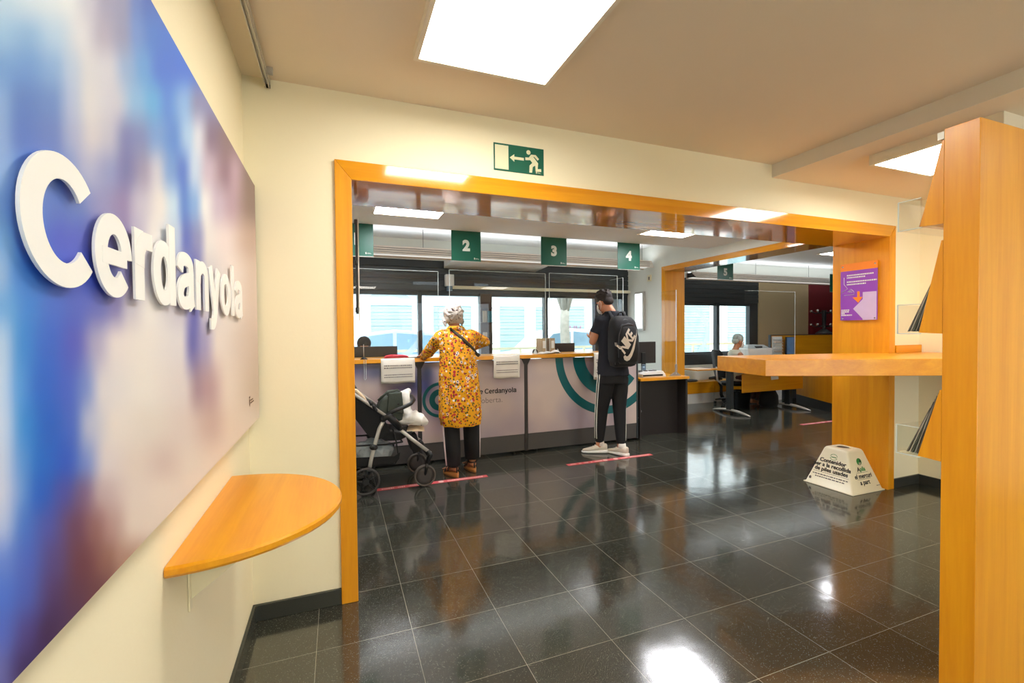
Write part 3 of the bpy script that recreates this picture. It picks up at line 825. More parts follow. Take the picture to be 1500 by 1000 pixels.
m.build('running_figure', M_glow, r)
m = MB(); emblem(m, sx0+.845*w, y, sz0+.035*h+.006, .013); m.build('emblem', M_glow, r)

# ================================================================== RIGHT SIDE OF THE FRONT ROOM
# tall brochure stand
r = empty('brochure_stand', (2.2, .93, 0), 'tall wooden brochure stand at the right edge, nearest the camera', 'brochure stand')
box('side_post', M_woodZ, 2.0, 2.62, .856, .953, 0, 2.078, r, bevel=.002)
box('top_strip', M_white, 2.0, 2.62, .953, .972, 2.045, 2.07, r)
for i, (zt_, zb_) in enumerate(((2.04, 1.752), (1.69, 1.364), (1.16, .908))):
    m = MB(); m.prism([(2.0, .953, zb_-.004), (2.0, 1.022, zb_), (2.0, .958, zt_), (2.0, .953, zt_)], (.018, 0, 0)); m.build('wedge_panel', M_woodZ, r)
    m = MB(); m.prism([(2.018, .953, zb_-.004), (2.018, 1.018, zb_), (2.018, .956, zt_), (2.018, .953, zt_)], (.58, 0, 0)); m.build('sloping_board', M_woodX, r)
    t = MB()
    z0 = zb_-.004; z1 = zb_+.104; y0_, y1_ = .955, 1.092
    t.box(2.0, 2.60, .99, y1_, z0, z0+.004); t.box(2.0, 2.60, y1_-.004, y1_, z0+.004, z1)
    t.box(2.0, 2.004, 1.018, y1_-.004, z0+.004, z1)
    t.build('brochure_tray', M_acryl, r)
    t = MB(); t.box(1.9995, 2.0005, 1.018, y1_, z1-.001, z1+.002); t.box(1.9985, 2.0005, y1_-.004, y1_+.0005, z0, z1); t.box(1.9985, 2.0005, 1.015, y1_, z0-.002, z0+.002)
    t.build('tray_edge', M_acryl_edge, r)
BG = 'brochures standing in the clear trays'
cols_ = [(120, 116, 108), (92, 90, 84), (150, 148, 140), (70, 78, 70), (176, 170, 160), (104, 100, 94), (60, 62, 58)]
trays = [(1.748, .18, 1, 'upper', 2), (1.360, .235, 1, 'middle', 6), (.904, .235, 1, 'lower', 6)]
for (zz, hh, _, nm, cnt) in trays:
    for k in range(cnt):
        yb = 1.022+.0085*k
        h2 = hh*(1.0-.05*k)
        yt = 1.022-.226*h2+.0022*k
        m = MB(); m.prism([(2.02, yb, zz+.008), (2.02, yb+.004, zz+.008), (2.02, yt+.003, zz+.008+h2), (2.02, yt, zz+.008+h2)], (.21, 0, 0))
        m.build('brochure', mat('brochure_%d_%s' % (k, nm == 'upper'), cols_[k % 7] if nm != 'upper' else [(214, 206, 198), (186, 90, 84)][k], .45, var=.1, scale=30), None, group=BG+' of the %s tier' % nm,
                label='grey leaflets fanned in the %s clear tray of the stand' % nm if nm != 'upper' else ('pale leaflet in the upper tray, against the board' if k == 0 else 'reddish leaflet in front in the upper tray'), cat='brochure')

# writing ledge through the opening
r = empty('writing_ledge', (3.6, 2.5, 1.05), 'thick wooden writing ledge passing the right post', 'ledge')
zt = 1.17; zb = 1.053
m = MB()
m.prism([(2.80, 2.33, zb), (4.82, 1.40, zb), (4.82, 2.44, zb), (4.373, 2.44, zb), (4.373, 2.56, zb), (2.89, 2.85, zb)], (0, 0, zt-zb))
m.build('ledge_slab', M_woodX, r, bevel=.003)
m = MB(); m.box(4.465, 4.82, 2.44, 2.463, zt, 1.235); m.build('upstand', M_woodX, r, bevel=.002)

# purple poster on the post
r = empty('poster', (JX1, 2.71, 1.47), 'purple and orange notice plate on clear standoffs on the right post', 'poster')
xx = JX1-.02; ya, yb = 2.834, 2.527
def pq(a, b, off=0): return (xx-off, ya+(yb-ya)*a, 1.458+(1.972-1.458)*b)
def prect(mm, a0, a1, b0, b1, off=.0005, th=.0006): mm.prism([pq(a0, b0, off), pq(a1, b0, off), pq(a1, b1, off), pq(a0, b1, off)], (-th, 0, 0))
m = MB(); m.prism([pq(0, 0), pq(1, 0), pq(1, .87), pq(0, .87)], (.004, 0, 0)); m.build('purple_field', M_purple, r)
m = MB(); m.prism([pq(0, .87), pq(1, .87), pq(1, 1), pq(0, 1)], (.004, 0, 0)); m.build('orange_header', M_orange, r)
m = MB()
def greek(mm, a0, a1, b, hgt, seed=1, gap=.012):
    rnd = random.Random(seed); a = a0
    while a < a1:
        wd = rnd.uniform(.02, .05); e_ = min(a+wd, a1); prect(mm, a, e_, b, b+hgt); a = e_+gap
for i, (a0, a1, b) in enumerate(((.18, .9, .78), (.18, .68, .74), (.18, .98, .665), (.18, .7, .62), (.03, .25, .17), (.03, .25, .14), (.03, .12, .11), (.03, .33, .08))):
    m2 = MB(); greek(m2, a0, a1, b, .022, i); m2.build('text_line', M_signwhite, r)
m.bm.free()
m = MB(); m.prism([pq(.47, .50, .0006), pq(.54, .50, .0006), pq(.54, .40, .0006), pq(.62, .40, .0006), pq(.50, .30, .0006), pq(.34, .40, .0006), pq(.47, .40, .0006)], (-.0006, 0, 0)); m.build('arrow_symbol', M_orange, r)
m = MB(); prect(m, .62, .98, 0, .48); m.prism([pq(.36, .2, .0004), pq(.62, .02, .0004), pq(.62, .36, .0004)], (-.0004, 0, 0)); m.build('pale_picture', M_lilac, r)
def line(mm, pts, wd=.006):
    mm.tube([pq(a, b, .001) for a, b in pts], wd*.3, 5)
m = MB(); line(m, [(.10, .76), (.10, .64), (.2, .56), (.03, .49)]); line(m, [(.2, .50), (.3, .55), (.38, .50), (.38, .45), (.1, .445)]); line(m, [(.24, .5), (.3, .52), (.34, .49), (.24, .5)]); m.build('line_drawing', M_signwhite, r)
for a, b in ((.06, .95), (.94, .95), (.06, .03), (.94, .03)):
    p = pq(a, b); MB().tube([(JX1, p[1], p[2]), (xx-.004, p[1], p[2])], .006, 12).build('standoff', M_chrome, r)

# battery bin
r = empty('battery_bin', (4.2, 2.77, 0), 'cream truncated pyramid collection bin for used batteries at the post foot', 'bin')
bb = [(3.941, 2.458), (4.360, 2.458), (4.360, 2.885), (3.941, 2.885)]
tt = [(4.052, 2.570), (4.252, 2.570), (4.252, 2.772), (4.052, 2.772)]
def rr_(cs, k, z, rad, n=5):
    """rounded square ring"""
    (x0, y0), (x1, y1) = cs[0], cs[2]; x0 -= k; y0 -= k; x1 += k; y1 += k
    out = []
    for cx, cy, a in ((x1-rad, y0+rad, -90), (x1-rad, y1-rad, 0), (x0+rad, y1-rad, 90), (x0+rad, y0+rad, 180)):
        for i in range(n): out.append(Vector((cx+rad*math.cos(R(a+90*i/(n-1))), cy+rad*math.sin(R(a+90*i/(n-1))), z)))
    return out
m = MB()
m.rings([rr_(bb, 0, .001, .006), rr_(bb, 0, .007, .006), rr_(bb, -.012, .010, .012), rr_(tt, .004, .318, .018), rr_(tt, -.004, .332, .020), rr_(tt, -.012, .336, .020)])
m.build('body', M_cream, r)
m = MB(); m.cyl((4.150, 2.672), .048, .3355, .3365, 28); m.build('opening', M_black, r)
m = MB(); m.rings([[Vector((4.150+q*math.cos(2*math.pi*k/28), 2.672+q*math.sin(2*math.pi*k/28), z)) for k in range(28)] for q, z in ((.048, .336), (.050, .341), (.056, .341), (.058, .336))], cap=False); m.build('rim', M_cream, r)
# printing on the two visible slopes
def slope_matrix(side):
    # right, up and normal of a sloping face; origin at the middle of its foot
    if side == 'front':      # faces -Y
        o = Vector((4.1505, 2.470, .010)); u = Vector((1, 0, 0)); v = (Vector((4.152, 2.566, .318))-Vector((4.152, 2.470, .010))).normalized()
    else:                    # faces -X
        o = Vector((3.953, 2.6715, .010)); u = Vector((0, -1, 0)); v = (Vector((4.048, 2.6715, .318))-o).normalized()
    n = u.cross(v)
    return Matrix(((u.x, v.x, n.x, o.x+n.x*.0012), (u.y, v.y, n.y, o.y+n.y*.0012), (u.z, v.z, n.z, o.z+n.z*.0012), (0, 0, 0, 1)))
Ms = slope_matrix('side'); Mf = slope_matrix('front')
def T(M, x, y): return M @ Matrix.Translation((x, y, 0))
m = MB()
for w_, v_ in (('Contenidor', .205), ('per a la recollida', .165), ('de piles usades', .125)):
    MB().text(w_, .047, T(Ms, 0, v_), .001, .0012, align='CENTER').build('lettering', M_ink, r)
for i in range(34): m.prism([T(Ms, -.145+i*.0088, .110) @ Vector(p) for p in ((0, 0, 0), (.004, 0, 0), (.004, .003, 0), (0, .003, 0))], (0, 0, 0.0005))
m.build('dotted_line', M_ink, r)
m = MB()
def greekline(m, M, x0, x1, y, h, seed):
    rnd = random.Random(seed); a = x0
    while a < x1-.004:
        wd = min(rnd.uniform(.008, .03), x1-a)
        m.prism([M @ Vector(p) for p in ((a, y, 0), (a+wd, y, 0), (a+wd, y+h, 0), (a, y+h, 0))], M.to_3x3() @ Vector((0, 0, .0005))); a += wd+.006
greekline(m, Ms, -.15, .15, .085, .008, 3); greekline(m, Ms, -.125, .125, .064, .008, 4); greekline(m, Mf, .13, .17, .03, .006, 5)
m.prism([T(Ms, -.175, .03) @ Vector(p) for p in ((0, 0, 0), (.02, 0, 0), (.02, .02, 0), (.01, .026, 0), (0, .02, 0))], (0, 0, .0005))
m.build('small_lettering', M_greyink, r)
m = MB()
for i in range(16):
    if i in (0, 8): continue
    a = 2*math.pi*i/16
    m.prism([Ms @ Vector((.026*math.cos(a+q)*1.05*k, .262+.024*math.sin(a+q)*k, 0)) for q, k in ((-.14, 1), (.14, 1), (.14, 1.15), (-.14, 1.15))], (0, 0, .0005))
m.prism([Ms @ Vector(p) for p in ((-.022, .258, 0), (.022, .258, 0), (.022, .264, 0), (-.022, .264, 0))], (0, 0, .0005))
m.prism([Mf @ Vector((.030*math.cos(2*math.pi*i/24)+.0, .243+.030*math.sin(2*math.pi*i/24), -.0003)) for i in range(24)], Mf.to_3x3() @ Vector((0, 0, .0008)))
m.text('pila', .050, T(Mf, -.018, .166), .001, .001)
m.build('green_mark', mat('leaf_green', (46, 140, 62), .5), r)
m = MB()
m.text('A', .050, T(Mf, -.052, .166), .001, .001)
m.text('el mercuri', .052, T(Mf, 0, .110), .001, .001, align='CENTER'); m.text('a part', .052, T(Mf, 0, .058), .001, .001, align='CENTER')
for yy, w_ in ((.154, .075), (.100, .085)): m.prism([Mf @ Vector(p) for p in ((-w_, yy, 0), (w_, yy, 0), (w_, yy+.0015, 0), (-w_, yy+.0015, 0))], (0, 0, .0005))
m.prism([Mf @ Vector((-.004+.024*a, .228+.03*b, .0008)) for a, b in ((-.6, -.2), (0, -.55), (.8, -.2), (1.1, .6), (.9, 1.1), (.55, .95), (.5, .3), (.1, .1))], Mf.to_3x3() @ Vector((0, 0, .0006)))
m.build('dark_lettering', M_ink, r)
m = MB()
for k in (-.4, .1, .6): m.prism([Mf @ Vector((-.002+.02*(a+k), .228+.02*b, .0016)) for a, b in ((-.2, -.8), (.05, -.8), (.25, .5), (.05, .5))], Mf.to_3x3() @ Vector((0, 0, .0004)))
m.build('pale_strokes', M_cream, r)
tag(r, 'cream pyramid collection bin for used batteries, standing at the foot of the right post', 'bin')

# red tapes on the floor
def tape(x0, x1, y, label, extra=True):
    r = empty('floor_tape', ((x0+x1)/2, y, 0), label, 'floor tape', 'red distance tapes on the floor')
    MB().box(x0, x1, y-.032, y+.032, .0005, .002).build('strip', M_stripe, r)
    m = MB(); rnd = random.Random(int(x0*100)); xm = (x0+x1)/2
    a = x0+.04
    while a < x1-.05:
        if abs(a-xm) > .11:
            w_ = rnd.uniform(.006, .016); m.box(a, a+w_, y-.014, y+.010, .002, .0025)
            a += w_+.005+(.03 if rnd.random() < .15 else 0)
        else: a += .02
    m.build('lettering', M_tapewhite, r)
    for dx_ in (-.07, .06): MB().cyl((xm+dx_, y), .026, .002, .0026, 18).build('footprint_mark', M_tapewhite, r)
tape(.304, 1.325, 4.135, 'red tape on the floor behind the woman, by the stroller wheel')
tape(2.195, 3.25, 4.148, 'red tape on the floor behind the man')
tape(6.24, 7.3, 4.60, 'far red tape on the floor of the office, half behind the right post')

# ================================================================== COUNTERS
YC = 4.775
XC = [-.45, .795, 2.005, 3.535]
GC = 'printed reception counters'
labs = ['left reception counter section behind the stroller, bluish print', 'middle reception counter section with the word Cerdanyola', 'right reception counter section with the large teal rings, by the man']
croots = []
for i in range(3):
    x0, x1 = XC[i]+.022, XC[i+1]-.022
    if i == 2: x1 = XC[3]-.02
    r = empty('reception_counter', ((x0+x1)/2, YC+.2, 0), labs[i], 'counter', GC); croots.append(r)
    MB().box(x0, x1, YC+.012, YC+.03, .22, 1.06).box(x0, x1, YC+.03, YC+.42, .08, .10).box(x0, x0+.02, YC+.03, YC+.42, .02, 1.06).box(x1-.02, x1, YC+.03, YC+.42, .02, 1.06).box(x0, x1, YC+.03, YC+.42, .72, .74).build('carcass', M_darkpanel, r)
    MB().box(x0, x1, YC, YC+.012, .215, 1.07).build('printed_panel', M_cprint, r, bevel=.001)
    MB().box(x0, x1, YC+.004, YC+.028, .025, .212).build('plinth', M_grey, r, bevel=.001)
    for fx in (x0+.12, x1-.12): MB().cyl((fx, YC+.06), .018, 0, .03, 12).build('foot', M_black, r)
    if i < 2: px_ = XC[i+1]
    else: px_ = XC[3]-.008
    m = MB(); m.box(px_-(.018 if i < 2 else .012), px_+(.018 if i < 2 else .012), YC-.004, YC+.42, .02, 1.0)
    if i < 2: m.prism([(px_-.018, YC-.004, 1.0), (px_+.018, YC-.004, 1.0), (px_+.06, YC-.004, 1.078), (px_-.06, YC-.004, 1.078)], (0, .08, 0))
    else: m.box(px_-.012, px_+.012, YC-.004, YC+.42, 1.0, 1.075)
    m.build('post', M_darkmetal if i == 2 else mat('dark_post', (52, 47, 44), .5), r, bevel=.001)
# printed rings and words
def ringpoly(m, cx, cz, ro, ri, a0, a1, clip, y):
    n = 72
    pts = [(cx+ro*math.cos(R(a0+(a1-a0)*k/n)), cz+ro*math.sin(R(a0+(a1-a0)*k/n))) for k in range(n+1)]
    pin = [(cx+ri*math.cos(R(a0+(a1-a0)*k/n)), cz+ri*math.sin(R(a0+(a1-a0)*k/n))) for k in range(n+1)]
    x0, x1, z0, z1 = clip
    for k in range(n):
        quad = [pts[k], pts[k+1], pin[k+1], pin[k]]
        for ax, lim, sg in ((0, x0, 1), (0, x1, -1), (1, z0, 1), (1, z1, -1)):
            out = []
            for a, b in zip(quad, quad[1:]+quad[:1]):
                ina, inb = (a[ax]-lim)*sg >= 0, (b[ax]-lim)*sg >= 0
                if ina: out.append(a)
                if ina != inb:
                    t = (lim-a[ax])/(b[ax]-a[ax]); out.append((a[0]+(b[0]-a[0])*t, a[1]+(b[1]-a[1])*t))
            quad = out
            if len(quad) < 3: break
        if len(quad) >= 3:
            m.face([m.bm.verts.new((q_[0], y, q_[1])) for q_ in quad])
clip = (XC[2]+.022, XC[3]-.022, .22, 1.068)
m = MB(); ringpoly(m, 3.10, 1.085, .722, .622, 150, 395, clip, YC-.0015); m.build('teal_ring', M_teal, croots[2])
m = MB(); ringpoly(m, 3.10, 1.085, .49, .33, 150, 322, clip, YC-.0015)
m.build('teal_inner_ring', M_teal, croots[2])
clip = (XC[1]+.022, XC[2]-.022, .22, 1.068)
m = MB(); ringpoly(m, 1.01, .665, .188, .155, 0, 360, clip, YC-.0015); m.build('teal_ring', M_teal, croots[1])
m = MB(); ringpoly(m, 1.01, .665, .115, .055, 20, 330, clip, YC-.0015); m.build('teal_inner_ring', M_teal, croots[1])
m = MB(); xx0 = 1.388
for ch, a_, b_ in [('d', -.30, -.165), ('e', -.15, -.01)]+[(c_, a_-.727, b_-.727) for c_, a_, b_ in (('C', .727, .899), ('e', .908, 1.047), ('r', 1.060, 1.150), ('d', 1.153, 1.291), ('a', 1.306, 1.446), ('n', 1.459, 1.586), ('y', 1.592, 1.736), ('o', 1.743, 1.889), ('l', 1.912, 1.950), ('a', 1.967, 2.109))]:
    sc_ = .378/1.382; off_ = 0 if a_ >= 0 else -.016
    glyph(m, ch, 1.508+a_*sc_+off_, 1.508+b_*sc_+off_, .056, MY(0, YC-.0015, .700), .0006, .19, .16)
m.build('lettering', M_ink, croots[1])
m = MB(); m.text('oberta.', .088, MY(1.465, YC-.001, .598), .001, -.0012); m.build('light_lettering', mat('thin_ink', (92, 84, 82), .6), croots[1])
# worktop
r = MB().box(-.5, 3.50, YC-.035, YC+.46, 1.078, 1.118).build('counter_worktop', M_woodX, None, bevel=.002)
tag(r, 'long orange wooden worktop lying on the reception counters', 'worktop')

# acrylic screens on the worktop
GS = 'clear protective screens on the counter'
for (x0, x1, zt_, lb) in ((-.45, 1.035, 2.045, 'clear protective screen standing between the stroller and the woman'), (1.165, 2.33, 2.07, 'clear protective screen standing right in front of the woman'), (2.385, 3.34, 2.08, 'clear protective screen in front of the man')):
    y = 4.93
    r = empty('protective_screen', ((x0+x1)/2, y, 1.118), lb, 'screen', GS)
    MB().box(x0, x1, y-.003, y+.003, 1.125, zt_).build('sheet', M_acryl, r)
    MB().box(x0, x1, y-.0035, y+.0035, zt_, zt_+.004).box(x0-.004, x0, y-.0035, y+.0035, 1.125, zt_).box(x1, x1+.004, y-.0035, y+.0035, 1.125, zt_).build('polished_edge', M_acryl_edge, r)
    for fx in (x0+.12, x1-.12): MB().prism([(fx-.02, y-.06, 1.1185), (fx-.02, y+.06, 1.1185), (fx-.02, y+.006, 1.17), (fx-.02, y-.006, 1.17)], (.006, 0, 0)).build('foot', M_acryl_edge, r)
# screen by the end of the counter, set at right angles
r = empty('protective_screen', (3.42, 5.2, 1.118), 'clear side screen at the right end of the counter behind the backpack', 'screen', GS)
MB().box(3.425, 3.431, 4.93, 5.22, 1.125, 2.06).build('sheet', M_acryl, r)
MB().box(3.4245, 3.4315, 4.93, 5.22, 2.06, 2.064).box(3.4245, 3.4315, 4.926, 4.93, 1.125, 2.06).build('polished_edge', M_acryl_edge, r)
MB().box(3.39, 3.46, 5.0, 5.12, 1.118, 1.126).build('foot', M_acryl_edge, r)

# hanging number signs
def hang_sign(x0, x1, y, z0, z1, num, label, zc=None, nz=.36):
    r = empty('number_sign', ((x0+x1)/2, y, z0), label, 'sign', 'green numbered signs')
    MB().box(x0, x1, y-.003, y+.003, z0, z1).build('plate', M_green, r)
    MB().box(x0, x1, y-.004, y+.004, z0-.004, z0+.002).build('edge_profile', M_silver, r)
    w_ = x1-x0
    m = MB(); m.text(num, w_*.46, MY((x0+x1)/2, y-.004, z0+(z1-z0)*nz), .001, .009, align='CENTER'); m.build('number', M_signwhite, r)
    m = MB(); emblem(m, x0+w_*.78, y-.003, z0+.03, .024); m.build('emblem', M_signwhite, r)
    if zc:
        for fx in (x0+.04, x1-.04): MB().tube([(fx, y, z1), (fx, y, zc)], .002, 6).build('hanging_wire', M_silver, r)
    return r
hang_sign(.025, .356, YS+.012, 2.155, 2.485, '1', 'green hanging sign with the number 1, partly behind the left jamb', ZH)
hang_sign(1.162, 1.492, YS+.012, 2.155, 2.485, '2', 'green hanging sign with the number 2 above the woman', ZH)
hang_sign(2.223, 2.556, YS+.012, 2.155, 2.485, '3', 'green hanging sign with the number 3', ZH)
hang_sign(3.270, 3.600, YS+.012, 2.150, 2.485, '4', 'green hanging sign with the number 4 above the man', ZH)
hang_sign(5.834, 6.170, 5.75, 2.212, 2.545, '5', 'green hanging sign with the number 5 in the office', ZH, .22)
hang_sign(8.54, 8.87, 5.75, 2.07, 2.40, '6', 'green hanging sign edge showing beside the right post', ZH)

# air conditioner over the windows
r = empty('air_conditioner', (2.25, 6.4, 2.31), 'long white air conditioner under sign 2, over the windows', 'air conditioner')
m = MB(); m.prism([(1.47, 6.56, 2.32), (1.47, 6.12, 2.345), (1.47, 6.10, 2.36), (1.47, 6.10, 2.40), (1.47, 6.56, 2.52)], (1.46, 0, 0)); m.build('housing', M_white, r, bevel=.006)
m = MB()
for i in range(2): m.box(1.75, 2.90, 6.096-.002*i, 6.10, 2.366+.014*i, 2.372+.014*i)
m.build('air_slot', M_black, r)
# blind cassette and its cord duct
r = empty('roller_blind', (3.1, 6.5, 2.02), 'white roller blind cassette running above the window glass', 'blind')
MB().box(1.52, XW-.005, Y1-.07, Y1-.005, 2.02, 2.065).build('cassette', M_cream, r, bevel=.006)
m = MB(); m.box(1.475, 1.60, Y1-.10, Y1-.005, 2.055, 2.225); m.build('end_housing', M_white, r, bevel=.008)
MB().rings([[Vector((x_, Y1-.055+.045*math.cos(2*math.pi*k/20), 2.03+.045*math.sin(2*math.pi*k/20))) for k in range(20)] for x_ in (1.50, 1.575)]).build('end_roller', mat('bluish_metal', (120, 140, 158), .3, metal=.5), r)

# illuminated wall panel, thermostat
r = empty('light_panel', (XW, 6.2, 1.39), 'upright glowing panel in a silver frame on the white side wall', 'light panel')
MB().box(XW-.045, XW, 6.11, 6.33, 1.385, 2.02).build('frame', M_silver, r, bevel=.004)
MB().box(XW-.048, XW-.045, 6.135, 6.325, 1.42, 1.99).build('luminous_sheet', M_lightbox, r)
r = empty('thermostat', (XW, 5.98, 2.17), 'small cream thermostat high on the white side wall', 'thermostat')
MB().box(XW-.025, XW, 5.95, 6.03, 2.17, 2.27).build('casing', M_cream, r, bevel=.004); MB().box(XW-.027, XW-.025, 5.97, 6.0, 2.19, 2.24).build('display', M_greyink, r)

# tall slim profile hinged behind the left jamb
r = empty('door_closer_rod', (.10, 2.96, 1.5), 'slim dark rod with white edge beside the left jamb under the soffit', 'rod')
MB().box(.112, .126, 2.955, 2.975, 1.50, 2.07).build('rod', M_black, r); MB().box(.127, .133, 2.955, 2.975, 1.46, 2.09).build('edge_strip', M_white, r)
for z in (1.51, 1.80, 2.05): MB().cyl((.119, 2.965), .012, z, z+.03, 12).build('clamp', M_darkmetal, r)

# ------------------------------------------------------------------ things on the counters
def monitor(x0, x1, y, z0, z1, foot_z, label, group='computer monitors seen from behind', line=True):
    r = empty('monitor', ((x0+x1)/2, y, foot_z), label, 'monitor', group)
    MB().box(x0, x1, y-.02, y+.01, z0, z1).build('casing', M_darkpanel, r, bevel=.005)
    if line: MB().box(x0, x1, y-.022, y-.0195, z0+(z1-z0)*.5, z0+(z1-z0)*.5+.004).build('seam', mat('seam_beige', (120, 96, 80), .5), r)
    MB().box(x0+.01, x1-.01, y+.010, y+.012, z0+.01, z1-.01).build('screen', M_black, r)
    xm = (x0+x1)/2
    MB().box(xm-.03, xm+.03, y-.05, y-.02, foot_z+.01, (z0+z1)/2).build('stand', M_black, r, bevel=.004)
    MB().box(xm-.12, xm+.12, y-.10, y+.08, foot_z, foot_z+.012).build('foot', M_black, r, bevel=.004)
    return r
DK = empty('back_desk', (1.5, 5.2, 0), 'low staff desk running behind the reception counters', 'desk')
MB().box(-.6, 3.5, 5.24, 5.62, .72, .745).build('desktop', M_woodX, DK)
for x in (-.4, 1.2, 2.4, 3.4): MB().box(x, x+.04, 5.26, 5.6, 0, .72).build('leg', M_darkmetal, DK)
monitor(.12, .640, 5.34, .93, 1.232, .745, 'wide dark monitor behind the counter under sign 1, clerk behind it')
monitor(2.46, 2.94, 5.34, .90, 1.228, .745, 'wide dark monitor behind the counter between woman and man')

def sheet_over_edge(x0, x1, zb_, label, tilt=0.0, seed=1):
    r = empty('notice_sheet', ((x0+x1)/2, YC-.04, zb_), label, 'notice', 'paper notices hanging over the counter edge')
    m = MB(); n = 10
    prof = [(YC+.03, 1.1205), (YC-.02, 1.1210), (YC-.036, 1.119), (YC-.040, 1.10)]+[(YC-.040-.006*math.sin(k*.7), 1.10-(1.10-zb_)*k/8) for k in range(1, 9)]
    grid = [[m.bm.verts.new((x0+(x1-x0)*i/n+tilt*(1.12-z)*.3, y+.002*math.sin(i*1.3+seed), z+(.004*math.sin(i*.9+seed) if j == len(prof)-1 else 0))) for i in range(n+1)] for j, (y, z) in enumerate(prof)]
    for j in range(len(prof)-1):
        for i in range(n): m.face([grid[j][i], grid[j][i+1], grid[j+1][i+1], grid[j+1][i]])
    o = m.build('sheet', M_paper, r, smooth=True); sd = o.modifiers.new('s', 'SOLIDIFY'); sd.thickness = .0008
    m = MB(); rnd = random.Random(seed)
    hgt = 1.10-zb_
    for row, (f, k) in enumerate(((.22, 1), (.32, 1), (.62, .7), (.72, .7))):
        a = x0+.03
        while a < x1-.03:
            wd = rnd.uniform(.006, .018)
            m.box(a, min(a+wd, x1-.028), YC-.0495, YC-.0485, 1.10-hgt*f-.006*k, 1.10-hgt*f+.006*k); a += wd+.005
    m.build('printed_lines', M_greyink, r)
sheet_over_edge(.405, .745, .868, 'paper notice hanging over the counter edge left of the woman, under the red purse', 0, 1)
sheet_over_edge(1.603, 1.915, .868, 'paper notice hanging over the counter edge right of the woman', 0, 2)
sheet_over_edge(2.875, 3.10, .80, 'paper notice hanging over the counter edge hidden mostly by the man', 0, 3)
# red purse
r = empty('red_purse', (.57, YC+.02, 1.121), 'small red fabric purse lying on the counter over the left notice', 'purse')
m = MB(); m.rings([[Vector((x_, YC+.035+ry*math.cos(a), 1.1225+rz*(1+math.sin(a)))) for a in [2*math.pi*k/14 for k in range(14)]] for x_, ry, rz in ((.445, .010, .006), (.46, .040, .014), (.51, .05, .019), (.57, .055, .018), (.63, .05, .016), (.675, .038, .012), (.69, .012, .006))])
m.build('pouch', M_red, r, smooth=True)
MB().box(.53, .58, YC-.012, YC-.004, 1.135, 1.15).build('zip_tab', M_white, r)
MB().tube([(.46, YC-.014, 1.140), (.52, YC-.022, 1.146), (.62, YC-.020, 1.144), (.68, YC-.002, 1.137)], .003, 6).build('zip', mat('dark_red', (150, 30, 44), .6), r)
# intercom stand with cord
r = empty('intercom', (.268, YC+.03, 1.118), 'small black suction base with upright clear rod on the counter', 'intercom')
MB().cyl((.245, YC+.02), .038, 1.118, 1.126, 20, .034).cyl((.245, YC+.02), .030, 1.126, 1.145, 20, .006).build('base', M_black, r)
MB().tube([(.245, YC+.02, 1.14), (.245, YC+.02, 1.27)], .0035, 8).build('rod', M_silver, r)
MB().tube([(.245, YC-.03, 1.118), (.243, YC-.042, 1.09), (.245, YC-.042, 1.0), (.243, YC-.042, .93), (.252, YC-.042, .915), (.262, YC-.042, .93), (.262, YC-.042, 1.08), (.262, YC-.037, 1.118)], .0022, 6).build('cord', M_acryl_edge, r)
# dark clipboard next to the woman's hand
o = MB().box(.70, .87, YC-.02, YC+.10, 1.1185, 1.1245).build('thin_folder', M_darkpanel, None, bevel=.002); tag(o, 'thin dark folder on the counter beside the woman left hand', 'folder')
# box files and bits in front of the right monitor
for i, x in enumerate((2.305, 2.42)):
    r = empty('box_file', (x, 5.06, 1.118), ('beige upright box file on the counter, left one of the pair' , 'beige upright box file on the counter, right one of the pair')[i], 'box file', 'beige box files on the counter')
    MB().box(x, x+.062, 4.985, 5.16, 1.118, 1.30).build('case', mat('card_beige', (186, 162, 128), .7), r, bevel=.003)
    MB().box(x+.012, x+.05, 4.983, 4.985, 1.18, 1.27).build('spine_label', M_cloth_white, r)
o = MB().limb([(2.37, 5.07, 1.118+.02), (2.372, 5.08, 1.22), (2.39, 5.09, 1.285)], [.024, .022, .018]).build('black_handset', M_black, None, smooth=True); tag(o, 'black handset standing between the two box files', 'telephone')
o = MB().rings([[Vector((2.23+rx*math.cos(2*math.pi*k/16), 5.02+rx*.7*math.sin(2*math.pi*k/16), z)) for k in range(16)] for rx, z in ((.028, 1.118), (.036, 1.13), (.034, 1.155), (.018, 1.17))]).build('dark_pouch', M_darkpanel, None, smooth=True); tag(o, 'small dark pouch on the counter left of the box files', 'pouch')
for i, (x, y, a, rise) in enumerate(((2.34, 4.86, 8, .028), (2.44, 4.88, -14, .040), (2.28, 4.86, 20, .020))):
    m = MB(); Mx = Matrix.Translation((x, y, 1.1185)) @ Matrix.Rotation(R(a), 4, 'Z')
    g = [[m.bm.verts.new(Mx @ Vector((-.07+.14*i_/6, -.05+.10*j_/4, .002+i*.0015+rise*math.sin(math.pi*i_/6)*(.5+.5*j_/4)))) for i_ in range(7)] for j_ in range(5)]
    for j_ in range(4):
        for i_ in range(6): m.face([g[j_][i_], g[j_][i_+1], g[j_+1][i_+1], g[j_+1][i_]])
    o = m.build('crumpled_paper', M_cloth_white, None, smooth=True); sd = o.modifiers.new('s', 'SOLIDIFY'); sd.thickness = .0015
    tag(o, ('white crumpled sheet in the middle below the box files', 'white crumpled sheet nearest the right monitor', 'white crumpled sheet nearest the dark pouch')[i], 'paper', 'crumpled papers below the box files')

